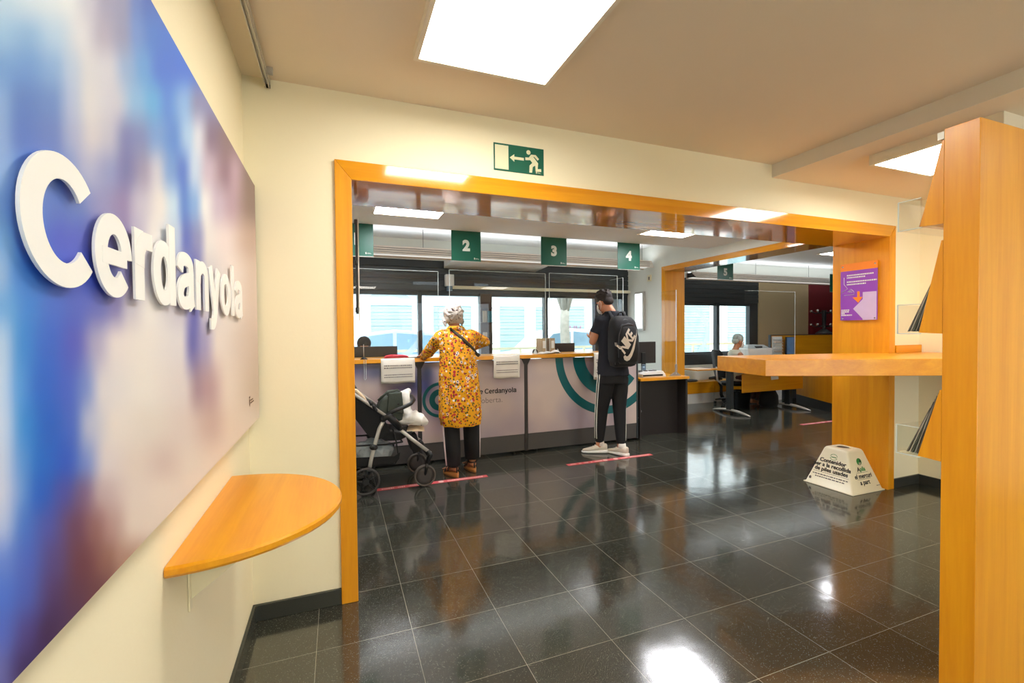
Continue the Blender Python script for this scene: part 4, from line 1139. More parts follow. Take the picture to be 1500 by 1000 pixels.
# low desk right of the counters
r = empty('side_desk', (3.94, 5.1, 0), 'low dark desk with wooden top right of the counters', 'desk')
MB().box(3.56, 4.335, YC-.03, 5.45, .742, .775).build('desktop', M_woodX, r, bevel=.002)
MB().box(4.30, 4.330, YC, 5.43, 0, .742).build('side_panel', M_darkpanel, r)
MB().box(3.565, 3.59, YC, 5.43, 0, .742).build('side_panel', M_darkpanel, r)
MB().box(3.59, 4.30, YC+.16, YC+.18, .0, .742).build('modesty_panel', M_darkpanel, r)
monitor(3.70, 4.14, 5.20, .93, 1.228, .775, 'dark monitor on the low side desk right of the man', line=False)
r = empty('printer_unit', (3.9, 4.98, .775), 'white low printer with dark opening on the side desk', 'printer')
m = MB(); m.prism([(3.66, 4.83, .775), (4.03, 4.83, .775), (4.01, 4.83, .815), (3.98, 4.83, .852), (3.70, 4.83, .846), (3.66, 4.83, .82)], (0, .24, 0)); m.build('casing', M_white, r, bevel=.006)
MB().box(3.66, 3.97, 4.826, 4.831, .79, .812).build('paper_slot', M_black, r)
for i, x in enumerate((3.68, 3.76, 3.84, 3.90)): MB().cyl((x+.03, 4.95), .03, .849, .857, 16).build('roller', M_darkpanel, r)
o = MB().cyl((3.83, 5.04), .028, .852, .905, 16).cyl((3.83, 5.04), .024, .905, .93, 16).build('small_pot', mat('bluish_metal', (120, 140, 158)), None); tag(o, 'small dark blue pot on the printer in front of the side desk monitor', 'pot')
r = empty('acrylic_stand', (4.22, 4.92, .775), 'clear upright guard with wedge foot at the corner of the side desk', 'guard')
MB().box(4.213, 4.219, 4.86, 5.16, .80, 1.92).build('sheet', M_acryl, r)
MB().box(4.212, 4.220, 4.856, 4.861, .80, 1.92).build('polished_edge', M_acryl_edge, r)
m = MB(); m.prism([(4.10, 4.86, .776), (4.30, 4.86, .776), (4.225, 4.86, .83), (4.207, 4.86, .83)], (0, .012, 0)); m.box(4.205, 4.228, 4.852, 4.872, .82, .93)
m.build('foot', mat('smoked_acrylic', (150, 142, 134), .3), r)
o = MB().box(3.655, 3.69, 5.17, 5.178, 1.05, 1.10).build('yellow_note', mat('yellow_note', (230, 190, 30), .7), None); tag(o, 'yellow note stuck on the side desk monitor', 'note')
MB().tube([(3.57, 4.83, .50), (3.585, 4.80, .44), (3.60, 4.79, .36), (3.59, 4.79, .29), (3.565, 4.80, .27)], .004, 6).build('white_cable', M_white, None, label='white cable looping out beside the counter end', cat='cable')

# ================================================================== PEOPLE
def hand(m, wrist, direction, palm_n, L=.17, curl=.5, side=1, r=.0085):
    """palm with four bent fingers and a thumb; direction = towards the finger tips, palm_n = out of the palm"""
    d = Vector(direction).normalized(); n = Vector(palm_n); n = (n-d*n.dot(d)).normalized(); w = d.cross(n)*side
    W0 = Vector(wrist); pl = L*.52
    def ring(c, a, b, k=12): return [c+w*math.cos(2*math.pi*i/k)*a+n*math.sin(2*math.pi*i/k)*b for i in range(k)]
    m.rings([ring(W0-d*.01, .022, .017), ring(W0+d*.02, .027, .015), ring(W0+d*pl*.6, .036, .014), ring(W0+d*pl, .037, .011), ring(W0+d*(pl+.006), .030, .007)])
    for i, (off, ln) in enumerate(((-.028, .86), (-.010, 1.0), (.009, .94), (.027, .74))):
        b0 = W0+d*(pl-.012)+w*off; seg = L*.48*ln/3
        ang = 0; p = b0; pts = [p]; dd = d
        for k in range(3):
            ang += curl*(.5+.25*k)
            dd = (d*math.cos(ang)+n*math.sin(ang)); p = p+dd*(seg+(.012 if k == 0 else 0)); pts.append(p)
        m.limb(pts, [r, r*.98, r*.88, r*.7], 8)
    t0 = W0+d*.02-w*.022; t1 = t0-w*.026+d*.028+n*.008; t2 = t1+d*.026-w*.008+n*.010; t3 = t2+d*.022+n*.008
    m.limb([t0, t1, t2, t3], [.013, .011, .0095, .0075], 8)

def head(m, c, yaw, pitch, s=1.0):
    """skull, face, nose, lips, chin, ears; yaw about z from +Y, pitch down"""
    Rm = (Matrix.Rotation(yaw, 3, 'Z') @ Matrix.Rotation(-pitch, 3, 'X'))
    C = Vector(c)
    def p(x, y, z): return C+Rm @ Vector((x*s, y*s, z*s))
    m.ball(C+Rm @ Vector((0, -.012*s, .03*s)), (.074*s, .092*s, .088*s), 20, 14, Rm)
    m.ball(C+Rm @ Vector((0, .022*s, -.03*s)), (.058*s, .066*s, .082*s), 18, 12, Rm)
    m.ball(p(0, .065, -.088), (.022*s, .020*s, .018*s), 10, 8, Rm)
    m.limb([p(0, .088, .012), p(0, .103, -.018), p(0, .106, -.028)], [.007*s, .010*s, .012*s], 8)
    m.limb([p(-.02, .086, -.058), p(0, .092, -.056), p(.02, .086, -.058)], [.005*s, .008*s, .005*s], 8)
    m.limb([p(-.045, .070, .028), p(0, .082, .03), p(.045, .070, .028)], [.010*s, .010*s, .010*s], 8)
    for q in (-1, 1):
        m.ball(p(q*.073, -.006, -.012), (.010*s, .020*s, .032*s), 10, 8, Rm @ Matrix.Rotation(q*.35, 3, 'Z'))
    return p, Rm

def ell(c, rx, ry, n=28, rot=0, wav=0, ph=0, k=8):
    out = []
    for i in range(n):
        a = 2*math.pi*i/n; f = 1+wav*math.sin(k*a+ph)
        x, y = math.cos(a)*rx*f, math.sin(a)*ry*f
        out.append(Vector((c[0]+x*math.cos(rot)-y*math.sin(rot), c[1]+x*math.sin(rot)+y*math.cos(rot), c[2])))
    return out

# ---------------- woman in the yellow dress
W = empty('person', (1.12, 4.28, 0), 'woman in yellow floral dress and pale headscarf leaning on the counter', 'person', 'people in the public office')
hc = (1.068, 4.40, 1.545)
m = MB()
p_, Rm = head(m, hc, .05, .35, .98)
m.limb([(1.078, 4.325, 1.36), (1.076, 4.345, 1.43), (1.07, 4.375, 1.50)], [.060, .052, .05], 16)
m.rings([ell((1.10, 4.31, .82), .15, .10), ell((1.10, 4.31, .93), .165, .115), ell((1.095, 4.31, 1.05), .14, .10), ell((1.09, 4.32, 1.2), .15, .105), ell((1.085, 4.33, 1.33), .165, .085), ell((1.08, 4.33, 1.40), .10, .06)])
LS, LE, LH = Vector((.925, 4.34, 1.335)), Vector((.845, 4.52, 1.185)), Vector((.832, 4.745, 1.142))
RS, RE, RH = Vector((1.255, 4.34, 1.335)), Vector((1.425, 4.47, 1.285)), Vector((1.27, 4.70, 1.185))
m.limb([LS, LE, LH], [.045, .036, .024]); m.limb([RS, RE, RH], [.045, .036, .024])
hand(m, LH, (.05, 1, -.06), (0, 0, -1), .165, .16, -1, .0078); hand(m, RH, (-.35, .9, -.2), (-.3, 0, -1), .165, .55, 1, .0078)
for (hx, hy, kx, ky, ax, ay, tx, ty) in ((1.025, 4.31, 1.02, 4.30, 1.028, 4.245, .985, 4.37), (1.19, 4.31, 1.215, 4.33, 1.235, 4.335, 1.215, 4.47)):
    m.limb([(hx, hy, .85), (kx, ky+.01, .47), (ax, ay, .13), (ax, ay, .085)], [.075, .050, .034, .036])
    a = Vector((ax, ay, .075)); t = Vector((tx, ty, .052)); dd = (t-a).normalized(); ww = Vector((dd.y, -dd.x, 0)).normalized()
    m.rings([[q+ww*math.cos(2*math.pi*i/12)*a_+Vector((0, 0, 1))*math.sin(2*math.pi*i/12)*b_ for i in range(12)] for q, a_, b_ in ((a-dd*.045, .018, .018), (a-dd*.03, .028, .026), (a+dd*.03, .030, .028), (t-dd*.03, .038, .018), (t+dd*.015, .034, .012))])
    for k in range(5):
        m.limb([t+dd*.005+ww*(k-2)*.0145*1.0, t+dd*(.042-.005*abs(k-1.5))+ww*(k-2)*.0155-Vector((0, 0, .004))], [.009, .0075], 8)
m.build('body', M_skin2, W, remesh=.0065, smoothing=2)
# dress
m = MB()
m.rings([ell((1.115, 4.30, .485), .192, .165, 64, 0, .035, .3, 9), ell((1.112, 4.30, .56), .210, .168, 64, 0, .035, .5, 9), ell((1.110, 4.30, .70), .208, .166, 64, 0, .03, .8, 9), ell((1.105, 4.305, .86), .200, .160, 64, 0, .025, 1.1, 9),
         ell((1.10, 4.31, 1.0), .192, .150, 64, 0, .022, 1.3, 10), ell((1.095, 4.315, 1.12), .178, .14, 64, 0, .016, 1.5, 10), ell((1.09, 4.325, 1.22), .178, .13, 64), ell((1.09, 4.33, 1.31), .190, .112, 64),
         ell((1.087, 4.335, 1.365), .172, .088, 64), ell((1.083, 4.335, 1.405), .115, .068, 64), ell((1.08, 4.34, 1.425), .068, .058, 64)])
m.limb([LS+Vector((.03, 0, .01)), LS, (LS+LE)/2, LE, (LE+LH)/2, LH+Vector((0, -.035, -.005))], [.07, .066, .063, .057, .045, .040], 18)
m.limb([RS-Vector((.03, 0, -.01)), RS, (RS+RE)/2, RE, (RE+RH)/2, RH-Vector((-.02, .05, -.01))], [.07, .066, .062, .056, .046, .040], 18)
drs = m.build('dress', M_floral, W, remesh=.008, smoothing=3)
tx = bpy.data.textures.new('folds', 'CLOUDS'); tx.noise_scale = .09
md = drs.modifiers.new('d', 'DISPLACE'); md.texture = tx; md.strength = .016; md.mid_level = .5
# collar
MB().rings([ell((1.08, 4.34, 1.418), .070, .060, 32), ell((1.08, 4.335, 1.445), .066, .054, 32), ell((1.08, 4.33, 1.425), .088, .078, 32), ell((1.08, 4.335, 1.405), .10, .07, 32)], cap=False).build('collar', M_floral, W, smooth=True)
# trousers with a pale side stripe
m = MB()
for (hx, kx, ky, ax, ay) in ((1.03, 1.015, 4.30, 1.020, 4.245), (1.195, 1.225, 4.33, 1.232, 4.33)):
    m.rings([ell((hx, 4.31, .90), .10, .11), ell((hx, 4.31, .70), .095, .105), ell((kx, ky, .47), .082, .088), ell(((kx+ax)/2, (ky+ay)/2, .3), .078, .084), ell((ax, ay, .115 if ax < 1.1 else .135), .072, .078)])
m.build('trousers', M_trouser, W, smooth=True)
m = MB()
for sx_, pts in ((-1, [(.930, 4.285, .60), (.934, 4.275, .47), (.940, 4.252, .3), (.9505, 4.225, .118)]), (1, [(1.303, 4.318, .47), (1.303, 4.31, .3), (1.300, 4.31, .14)])):
    m.tube(pts, .0065, 6, flat=1.6)
m.build('side_stripe', mat('pale_stripe', (214, 196, 196), .7), W)
# headscarf
m = MB(); C = Vector(hc)
m.ball(C+Vector((0, -.020, .026)), (.098, .112, .096), 24, 16)
m.ball(C+Vector((0, -.035, -.03)), (.090, .088, .062), 20, 12)
m.limb([C+Vector((-.085, 0, -.03)), C+Vector((-.090, -.040, -.065)), C+Vector((-.085, -.055, -.105))], [.024, .022, .008])
m.limb([C+Vector((.085, 0, -.03)), C+Vector((.086, -.035, -.062)), C+Vector((.078, -.050, -.095))], [.024, .022, .008])
K = Vector((.004, -.128, .012))      # where the folds are knotted at the back
for i in range(9):
    a = i*2*math.pi/9+.2
    e0 = Vector((.092*math.cos(a), -.055-.02*math.sin(a+1), .026+.088*math.sin(a)))
    mid = Vector((.060*math.cos(a+.5), -.112, .018+.058*math.sin(a+.5)))
    m.limb([C+e0, C+mid, C+K+Vector((.012*math.cos(a), 0, .012*math.sin(a)))], [.010, .021, .013], 10)
m.ball(C+K, (.028, .016, .026), 12, 8)
def scarf_mat():
    mm = mat('grey_headscarf', (196, 188, 180), .85, var=.04, scale=30, bump=.3, bscale=90)
    nt = mm.node_tree; b = nt.nodes['Principled BSDF']; tc = nt.nodes.new('ShaderNodeTexCoord')
    v = nt.nodes.new('ShaderNodeTexNoise'); v.inputs['Scale'].default_value = 42; nt.links.new(tc.outputs['Object'], v.inputs['Vector'])
    rp = nt.nodes.new('ShaderNodeValToRGB'); rp.color_ramp.elements[0].position = .60; rp.color_ramp.elements[0].color = s2l((200, 190, 180)); rp.color_ramp.elements[1].position = .66; rp.color_ramp.elements[1].color = s2l((96, 82, 84))
    nt.links.new(v.outputs['Fac'], rp.inputs['Fac']); nt.links.new(rp.outputs[0], b.inputs['Base Color']); return mm
m.build('headscarf', scarf_mat(), W, remesh=.006, smoothing=2)
# strap over the back
m = MB(); bv = BVHTree.FromObject(drs, bpy.context.evaluated_depsgraph_get())
prev = None; rl = []; off = P(W)
for k in range(15):
    t = k/14; x = 1.005+.29*t; z = 1.425-.275*t
    hit = bv.ray_cast(Vector((x, 3.6, z))-off, Vector((0, 1, 0)))
    y = (hit[0].y+off.y-.006) if hit[0] is not None else 4.25
    y = min(y, 4.29)
    dn = Vector((.29, 0, -.275)).normalized(); up = Vector((.275, 0, .29)).normalized(); hw = .011+.006*min(1, t*3)
    c0 = Vector((x, y, z)); rl.append([c0+up*hw, c0-up*hw, c0-up*hw+Vector((0, .006, 0)), c0+up*hw+Vector((0, .006, 0))])
m.rings(rl)
st = m.build('shoulder_strap', mat('dark_olive_strap', (58, 50, 36), .7), W)
# sandals
for nm, (ax, ay, tx_, ty_) in (('l', (1.028, 4.245, .985, 4.37)), ('r', (1.235, 4.335, 1.215, 4.47))):
    a = Vector((ax, ay, 0)); t = Vector((tx_, ty_, 0)); dd = (t-a).normalized(); ww = Vector((dd.y, -dd.x, 0))
    out = []
    for k in range(20):
        an = 2*math.pi*k/20; u = math.cos(an); v = math.sin(an)
        c0 = a+(t-a)*.45; out.append(c0+dd*u*.128+ww*v*(.040+.006*u))
    m = MB(); m.rings([[p.copy()+Vector((0, 0, .001)) for p in out], [p.copy()+Vector((0, 0, .022)) for p in out], [Vector((p.x, p.y, .046-.030*max(0, (p-a).dot(dd))/.18)) for p in out]])
    s_ = m.build('sandal', M_sandal, W)
    m = MB()
    def loop(cu, hz, rx, rz, q=14): return [a+dd*cu+ww*math.cos(math.pi*k/q)*rx+Vector((0, 0, hz+math.sin(math.pi*k/q)*rz)) for k in range(q+1)]
    m.tube(loop(.10, .03, .044, .042), .007, 8, flat=1.6); m.tube(loop(.055, .05, .038, .05), .006, 8, flat=1.6)
    m.tube([a+Vector((0, 0, .098))+dd*math.cos(k*2*math.pi/16)*.042+ww*math.sin(k*2*math.pi/16)*.040 for k in range(16)], .007, 8, closed=True)
    m.tube([a-dd*.043+Vector((0, 0, .04)), a-dd*.046+Vector((0, 0, .098))], .008, 8)
    m.tube([a+ww*.042+Vector((0, 0, .098)), a+ww*.066+Vector((0, 0, .105))], .005, 6)
    m.build('sandal_strap', mat('dark_brown_leather', (44, 28, 24), .6), s_)

# ---------------- man with backpack
Mn = empty('person', (2.80, 4.36, 0), 'young man in navy T-shirt and striped black joggers standing at the counter', 'person', 'people in the public office')
hc = (2.815, 4.40, 1.700)
m = MB()
p_, Rm = head(m, hc, .18, .42, 1.0)
m.limb([(2.86, 4.30, 1.52), (2.85, 4.325, 1.58), (2.83, 4.365, 1.65)], [.068, .058, .055], 16)
m.rings([ell((2.88, 4.34, .86), .145, .10), ell((2.88, 4.34, .97), .15, .10), ell((2.87, 4.33, 1.15), .145, .095), ell((2.87, 4.32, 1.35), .175, .10), ell((2.87, 4.31, 1.50), .17, .08), ell((2.865, 4.31, 1.56), .09, .06)])
LS, LE, LH = Vector((2.715, 4.335, 1.485)), Vector((2.645, 4.38, 1.262)), Vector((2.755, 4.575, 1.30))
RS, RE, RH = Vector((3.03, 4.335, 1.485)), Vector((3.07, 4.38, 1.25)), Vector((2.93, 4.58, 1.28))
m.limb([LS, LS*.4+LE*.6, LE, LH], [.050, .047, .040, .027]); m.limb([RS, RS*.4+RE*.6, RE, RH], [.050, .047, .040, .027])
hand(m, LH, (.45, .85, .15), (.3, .1, 1), .185, .75, 1, .009); hand(m, RH, (-.4, .85, .1), (-.3, .1, 1), .185, .75, -1, .009)
for (hx, kx, ky, ax, ay) in ((2.80, 2.78, 4.42, 2.755, 4.43), (2.955, 2.955, 4.33, 2.925, 4.26)):
    m.limb([(hx, 4.34, .90), (kx, ky, .50), (ax, ay, .12), (ax, ay, .07)], [.08, .055, .040, .038])
m.build('body', M_skin, Mn, remesh=.0065, smoothing=2)
# hair: cap of locks
m = MB(); C = Vector(hc)
def hp(x, y, z): return C+Rm @ Vector((x, y, z))
m.ball(hp(0, -.020, .048), (.083, .098, .084), 22, 14, Rm)
m.ball(hp(0, -.060, .0), (.070, .050, .062), 18, 12, Rm)
rnd = random.Random(5)
for i in range(90):
    a = rnd.uniform(-math.pi, math.pi); e_ = rnd.uniform(.15, 1.45)
    if math.sin(a) > .3 and e_ < .6: continue
    d0 = Vector((math.cos(a)*math.cos(e_), math.sin(a)*math.cos(e_), math.sin(e_)))
    b0 = Vector((d0.x*.078, -.020+d0.y*.092, .05+d0.z*.080)); fl = Vector((rnd.uniform(-.3, .3), .55, .1))
    b1 = b0+(d0*.5+fl*.7).normalized()*.022; b2 = b1+(fl+d0*.15).normalized()*.02
    m.limb([hp(*b0), hp(*b1), hp(*b2)], [.014, .010, .004], 6)
m.build('hair', M_hair, Mn, remesh=.005, smoothing=1)
# face mask
m = MB()
rg = []
for zz, k in ((.0, .92), (-.03, 1.06), (-.06, 1.08), (-.09, .96), (-.105, .75)):
    rg.append([hp(.070*k*math.sin(a), .030+.082*k*math.cos(a), zz) for a in [(-1.35+2.7*i/14) for i in range(15)]])
vr = [[m.bm.verts.new(q) for q in r_] for r_ in rg]
for i in range(4):
    for k in range(14): m.face([vr[i][k], vr[i][k+1], vr[i+1][k+1], vr[i+1][k]])
o = m.build('face_mask', M_cloth_white, Mn, smooth=True); sd = o.modifiers.new('s', 'SOLIDIFY'); sd.thickness = .003
m = MB()
for q in (-1, 1):
    m.tube([hp(q*.070, .045, -.01), hp(q*.078, .01, .012), hp(q*.082, -.02, .01), hp(q*.078, -.022, -.03), hp(q*.068, .03, -.075)], .002, 6)
m.build('mask_loop', M_cloth_white, Mn)
# T-shirt
m = MB()
m.rings([ell((2.885, 4.34, .885), .188, .135, 48, 0, .02, .5, 7), ell((2.882, 4.34, 1.0), .180, .130, 48, 0, .015, 1, 7), ell((2.875, 4.335, 1.15), .170, .122, 48), ell((2.87, 4.32, 1.35), .188, .120, 48), ell((2.87, 4.315, 1.47), .186, .098, 48), ell((2.868, 4.315, 1.54), .135, .085, 48), ell((2.862, 4.315, 1.58), .088, .078, 48), ell((2.858, 4.322, 1.602), .074, .070, 48)])
m.limb([LS+Vector((.04, 0, .02)), LS, LS*.60+LE*.40, LS*.42+LE*.58+Vector((-.004, 0, 0))], [.072, .069, .068, .069], 18, balls=False)
m.limb([RS-Vector((.04, 0, -.02)), RS, RS*.60+RE*.40, RS*.42+RE*.58], [.072, .069, .068, .069], 18, balls=False)
o = m.build('t_shirt', M_tshirt, Mn, remesh=.0075, smoothing=3)
md = o.modifiers.new('d', 'DISPLACE'); md.texture = tx; md.strength = .014; md.mid_level = .5
# joggers
m = MB()
m.rings([ell((2.885, 4.34, .96), .165, .118, 32), ell((2.885, 4.34, .88), .175, .125, 32), ell((2.88, 4.34, .80), .178, .125, 32)])
m.limb([(2.80, 4.345, .86), (2.792, 4.38, .70), (2.782, 4.42, .50), (2.768, 4.43, .28), (2.757, 4.43, .15), (2.756, 4.43, .125)], [.100, .094, .073, .062, .050, .044], 20, balls=False)
m.limb([(2.965, 4.335, .86), (2.965, 4.34, .70), (2.957, 4.33, .50), (2.94, 4.29, .28), (2.927, 4.26, .15), (2.926, 4.26, .125)], [.100, .094, .073, .062, .050, .044], 20, balls=False)
jog = m.build('joggers', M_trouser, Mn, remesh=.0075, smoothing=3)
m = MB()
for dy in (-.018, .018):
    m.tube([(2.700, 4.345+dy, .90), (2.698, 4.37+dy, .74), (2.708, 4.42+dy, .50), (2.707, 4.43+dy, .28), (2.710, 4.43+dy, .17)], .0055, 6, flat=1.0)
    m.tube([(3.055, 4.345+dy, .80), (3.030, 4.33+dy, .50), (3.002, 4.29+dy, .28), (2.977, 4.26+dy, .16)], .0055, 6)
m.build('white_stripe', M_signwhite, Mn)
# trainers
for (ax, ay, tx_, ty_) in ((2.765, 4.425, 2.585, 4.515), (2.925, 4.235, 2.862, 4.425)):
    a = Vector((ax, ay, 0)); t = Vector((tx_, ty_, 0)); dd = (t-a).normalized(); ww = Vector((dd.y, -dd.x, 0)); Z = Vector((0, 0, 1)); L_ = (t-a).length
    def rg_(u, hw, z0, z1, n=14, p=.7):
        c0 = a+dd*u; out = []
        for i in range(n):
            an = 2*math.pi*i/n; cx, cz = math.cos(an), math.sin(an)
            out.append(c0+ww*hw*math.copysign(abs(cx)**p, cx)+Z*((z0+z1)/2+(z1-z0)/2*math.copysign(abs(cz)**p, cz)))
        return out
    m = MB(); m.rings([rg_(-.085, .022, .002, .036), rg_(-.075, .036, .001, .042), rg_(-.02, .042, .001, .040), rg_(.06, .044, .001, .033), rg_(.14, .048, .001, .028), rg_(.19, .038, .003, .026), rg_(.212, .018, .008, .022)])
    s_ = m.build('trainer', M_sole, Mn, smooth=True)
    m = MB(); m.rings([rg_(-.076, .018, .035, .095, p=.9), rg_(-.066, .031, .032, .108, p=.9), rg_(-.02, .036, .032, .112, p=.9), rg_(.03, .038, .030, .100, p=.9), rg_(.08, .040, .028, .076, p=.9), rg_(.14, .041, .026, .056, p=.9), rg_(.18, .032, .024, .046, p=.9), rg_(.200, .014, .024, .038, p=.9)])
    m.build('upper', M_shoe, s_, smooth=True)
    m = MB()
    for k in range(4): 
        u = .035+.022*k; z = .104-.013*k
        m.tube([a+dd*u+ww*(-.026)+Z*(z-.014), a+dd*(u+.004)+Z*(z+.002), a+dd*u+ww*.026+Z*(z-.014)], .0038, 6)
    m.limb([a+dd*.03+Z*.108, a+dd*.05+ww*.03+Z*.118], [.003, .003], 6)
    m.build('laces', M_cloth_white, s_)
    m = MB(); m.rings([[a+ww*math.cos(2*math.pi*k/16)*r_+dd*math.sin(2*math.pi*k/16)*r_*1.1+Z*z for k in range(16)] for r_, z in ((.040, .085), (.041, .11), (.038, .135))]); m.build('sock', M_cloth_white, Mn, smooth=True)

# backpack (carried, so a thing of its own)
B = empty('backpack', (2.885, 4.13, .99), 'black backpack with large white lettering and swoosh on the man back', 'backpack')
m = MB()
def rrect(cx, cy, z, hw, hd, n=32, p=.45): return [Vector((cx+hw*math.copysign(abs(math.cos(2*math.pi*k/n))**p, math.cos(2*math.pi*k/n)), cy+hd*math.copysign(abs(math.sin(2*math.pi*k/n))**p, math.sin(2*math.pi*k/n)), z)) for k in range(n)]
m.rings([rrect(2.885, 4.165, .992, .10, .04), rrect(2.885, 4.160, 1.005, .135, .065), rrect(2.885, 4.150, 1.08, .158, .088), rrect(2.885, 4.150, 1.25, .160, .090), rrect(2.885, 4.155, 1.40, .155, .085), rrect(2.885, 4.165, 1.48, .140, .075), rrect(2.885, 4.18, 1.525, .108, .055), rrect(2.885, 4.19, 1.545, .06, .03)])
m.build('main_compartment', M_blackfab, B, smooth=True)
m = MB()
m.rings([rrect(2.885, 4.075, 1.03, .09, .02, p=.6), rrect(2.885, 4.065, 1.06, .118, .038, p=.6), rrect(2.885, 4.058, 1.18, .128, .046, p=.6), rrect(2.885, 4.060, 1.32, .124, .044, p=.6), rrect(2.885, 4.068, 1.41, .10, .034, p=.6), rrect(2.885, 4.078, 1.455, .06, .018, p=.6)])
pk = m.build('front_pocket', M_blackfab, B, smooth=True)
m = MB()
m.tube([(2.752, 4.10, 1.02), (2.742, 4.095, 1.2), (2.748, 4.098, 1.38), (2.79, 4.105, 1.475), (2.885, 4.108, 1.505), (2.98, 4.105, 1.475), (3.022, 4.098, 1.38), (3.028, 4.095, 1.2), (3.018, 4.10, 1.02)], .0045, 8)
m.tube([(2.760, 4.05, 1.10), (2.757, 4.045, 1.2), (2.765, 4.045, 1.34), (2.80, 4.05, 1.43), (2.885, 4.052, 1.462), (2.97, 4.05, 1.43)], .004, 8)
m.build('zip', mat('grey_zip', (70, 70, 72), .5), B)
m = MB()
for x in (2.80, 2.97):
    m.tube([(x, 4.235, 1.46), (x, 4.235, 1.54), (x, 4.27, 1.592), (x, 4.33, 1.592), (x-.01*(1 if x < 2.9 else -1), 4.40, 1.555), (x-.02*(1 if x < 2.9 else -1), 4.445, 1.45), (x-.035*(1 if x < 2.9 else -1), 4.42, 1.25), (x-.06*(1 if x < 2.9 else -1), 4.35, 1.13), (x-.05*(1 if x < 2.9 else -1), 4.22, 1.07)], [.014, .026, .028, .028, .026, .022, .012, .010, .010], 10, flat=.3, up=(1, 0, 0))
m.build('shoulder_strap', M_blackfab, B, smooth=True)
MB().tube([(2.85, 4.20, 1.535), (2.855, 4.19, 1.575), (2.885, 4.185, 1.59), (2.915, 4.19, 1.575), (2.92, 4.20, 1.535)], .009, 8, flat=.5).build('carry_loop', M_blackfab, B, smooth=True)
m = MB()
for x in (2.735, 2.752): m.limb([(x, 4.075, 1.255), (x, 4.07, 1.225)], [.005, .004], 8)
m.build('zip_pull', M_silver, B)
# the mark: rotated lettering and swoosh, wrapped on the pocket
mp = MB()
Mz = MY(2.895, 4.0, 1.235) @ Matrix.Rotation(R(54), 4, 'Z')
mp.text('NIKE', .150, Mz @ Matrix.Translation((-.135, .012, 0)) @ Matrix.Diagonal((.80, 1.02, 1, 1)), .001, .005, shear=.30, space=.86)
sw = [(-.165, .012), (-.185, -.015), (-.180, -.050), (-.150, -.070), (-.10, -.068), (-.02, -.045), (.19, .035), (-.02, -.015), (-.09, -.030), (-.128, -.028), (-.142, -.012), (-.140, .010)]
mp.prism([Mz @ Vector((a*.95, b-.01, 0)) for a, b in sw], (0, .001, 0))
bvp = BVHTree.FromObject(pk, bpy.context.evaluated_depsgraph_get()); offp = P(B)
bmesh.ops.triangulate(mp.bm, faces=mp.bm.faces[:])
bmesh.ops.subdivide_edges(mp.bm, edges=[e for e in mp.bm.edges if e.calc_length() > .02], cuts=2, use_grid_fill=False)
ym = sum(v.co.y for v in mp.bm.verts)/len(mp.bm.verts)
for v in mp.bm.verts:
    hit = bvp.ray_cast(Vector((v.co.x, 3.5, v.co.z))-offp, Vector((0, 1, 0)))
    y = hit[0].y+offp.y if hit[0] is not None else 4.06
    v.co.y = y-.0035+(.0015 if v.co.y > ym else -.0005)
mp.build('white_mark', mat('backpack_mark', (226, 214, 200), .6), B)
# phone in the hands
o = MB().box(2.80, 2.872, 4.655, 4.664, 1.27, 1.42).build('mobile_phone', M_black, None, bevel=.004); tag(o, 'dark phone held by the man in front of his chest', 'phone')

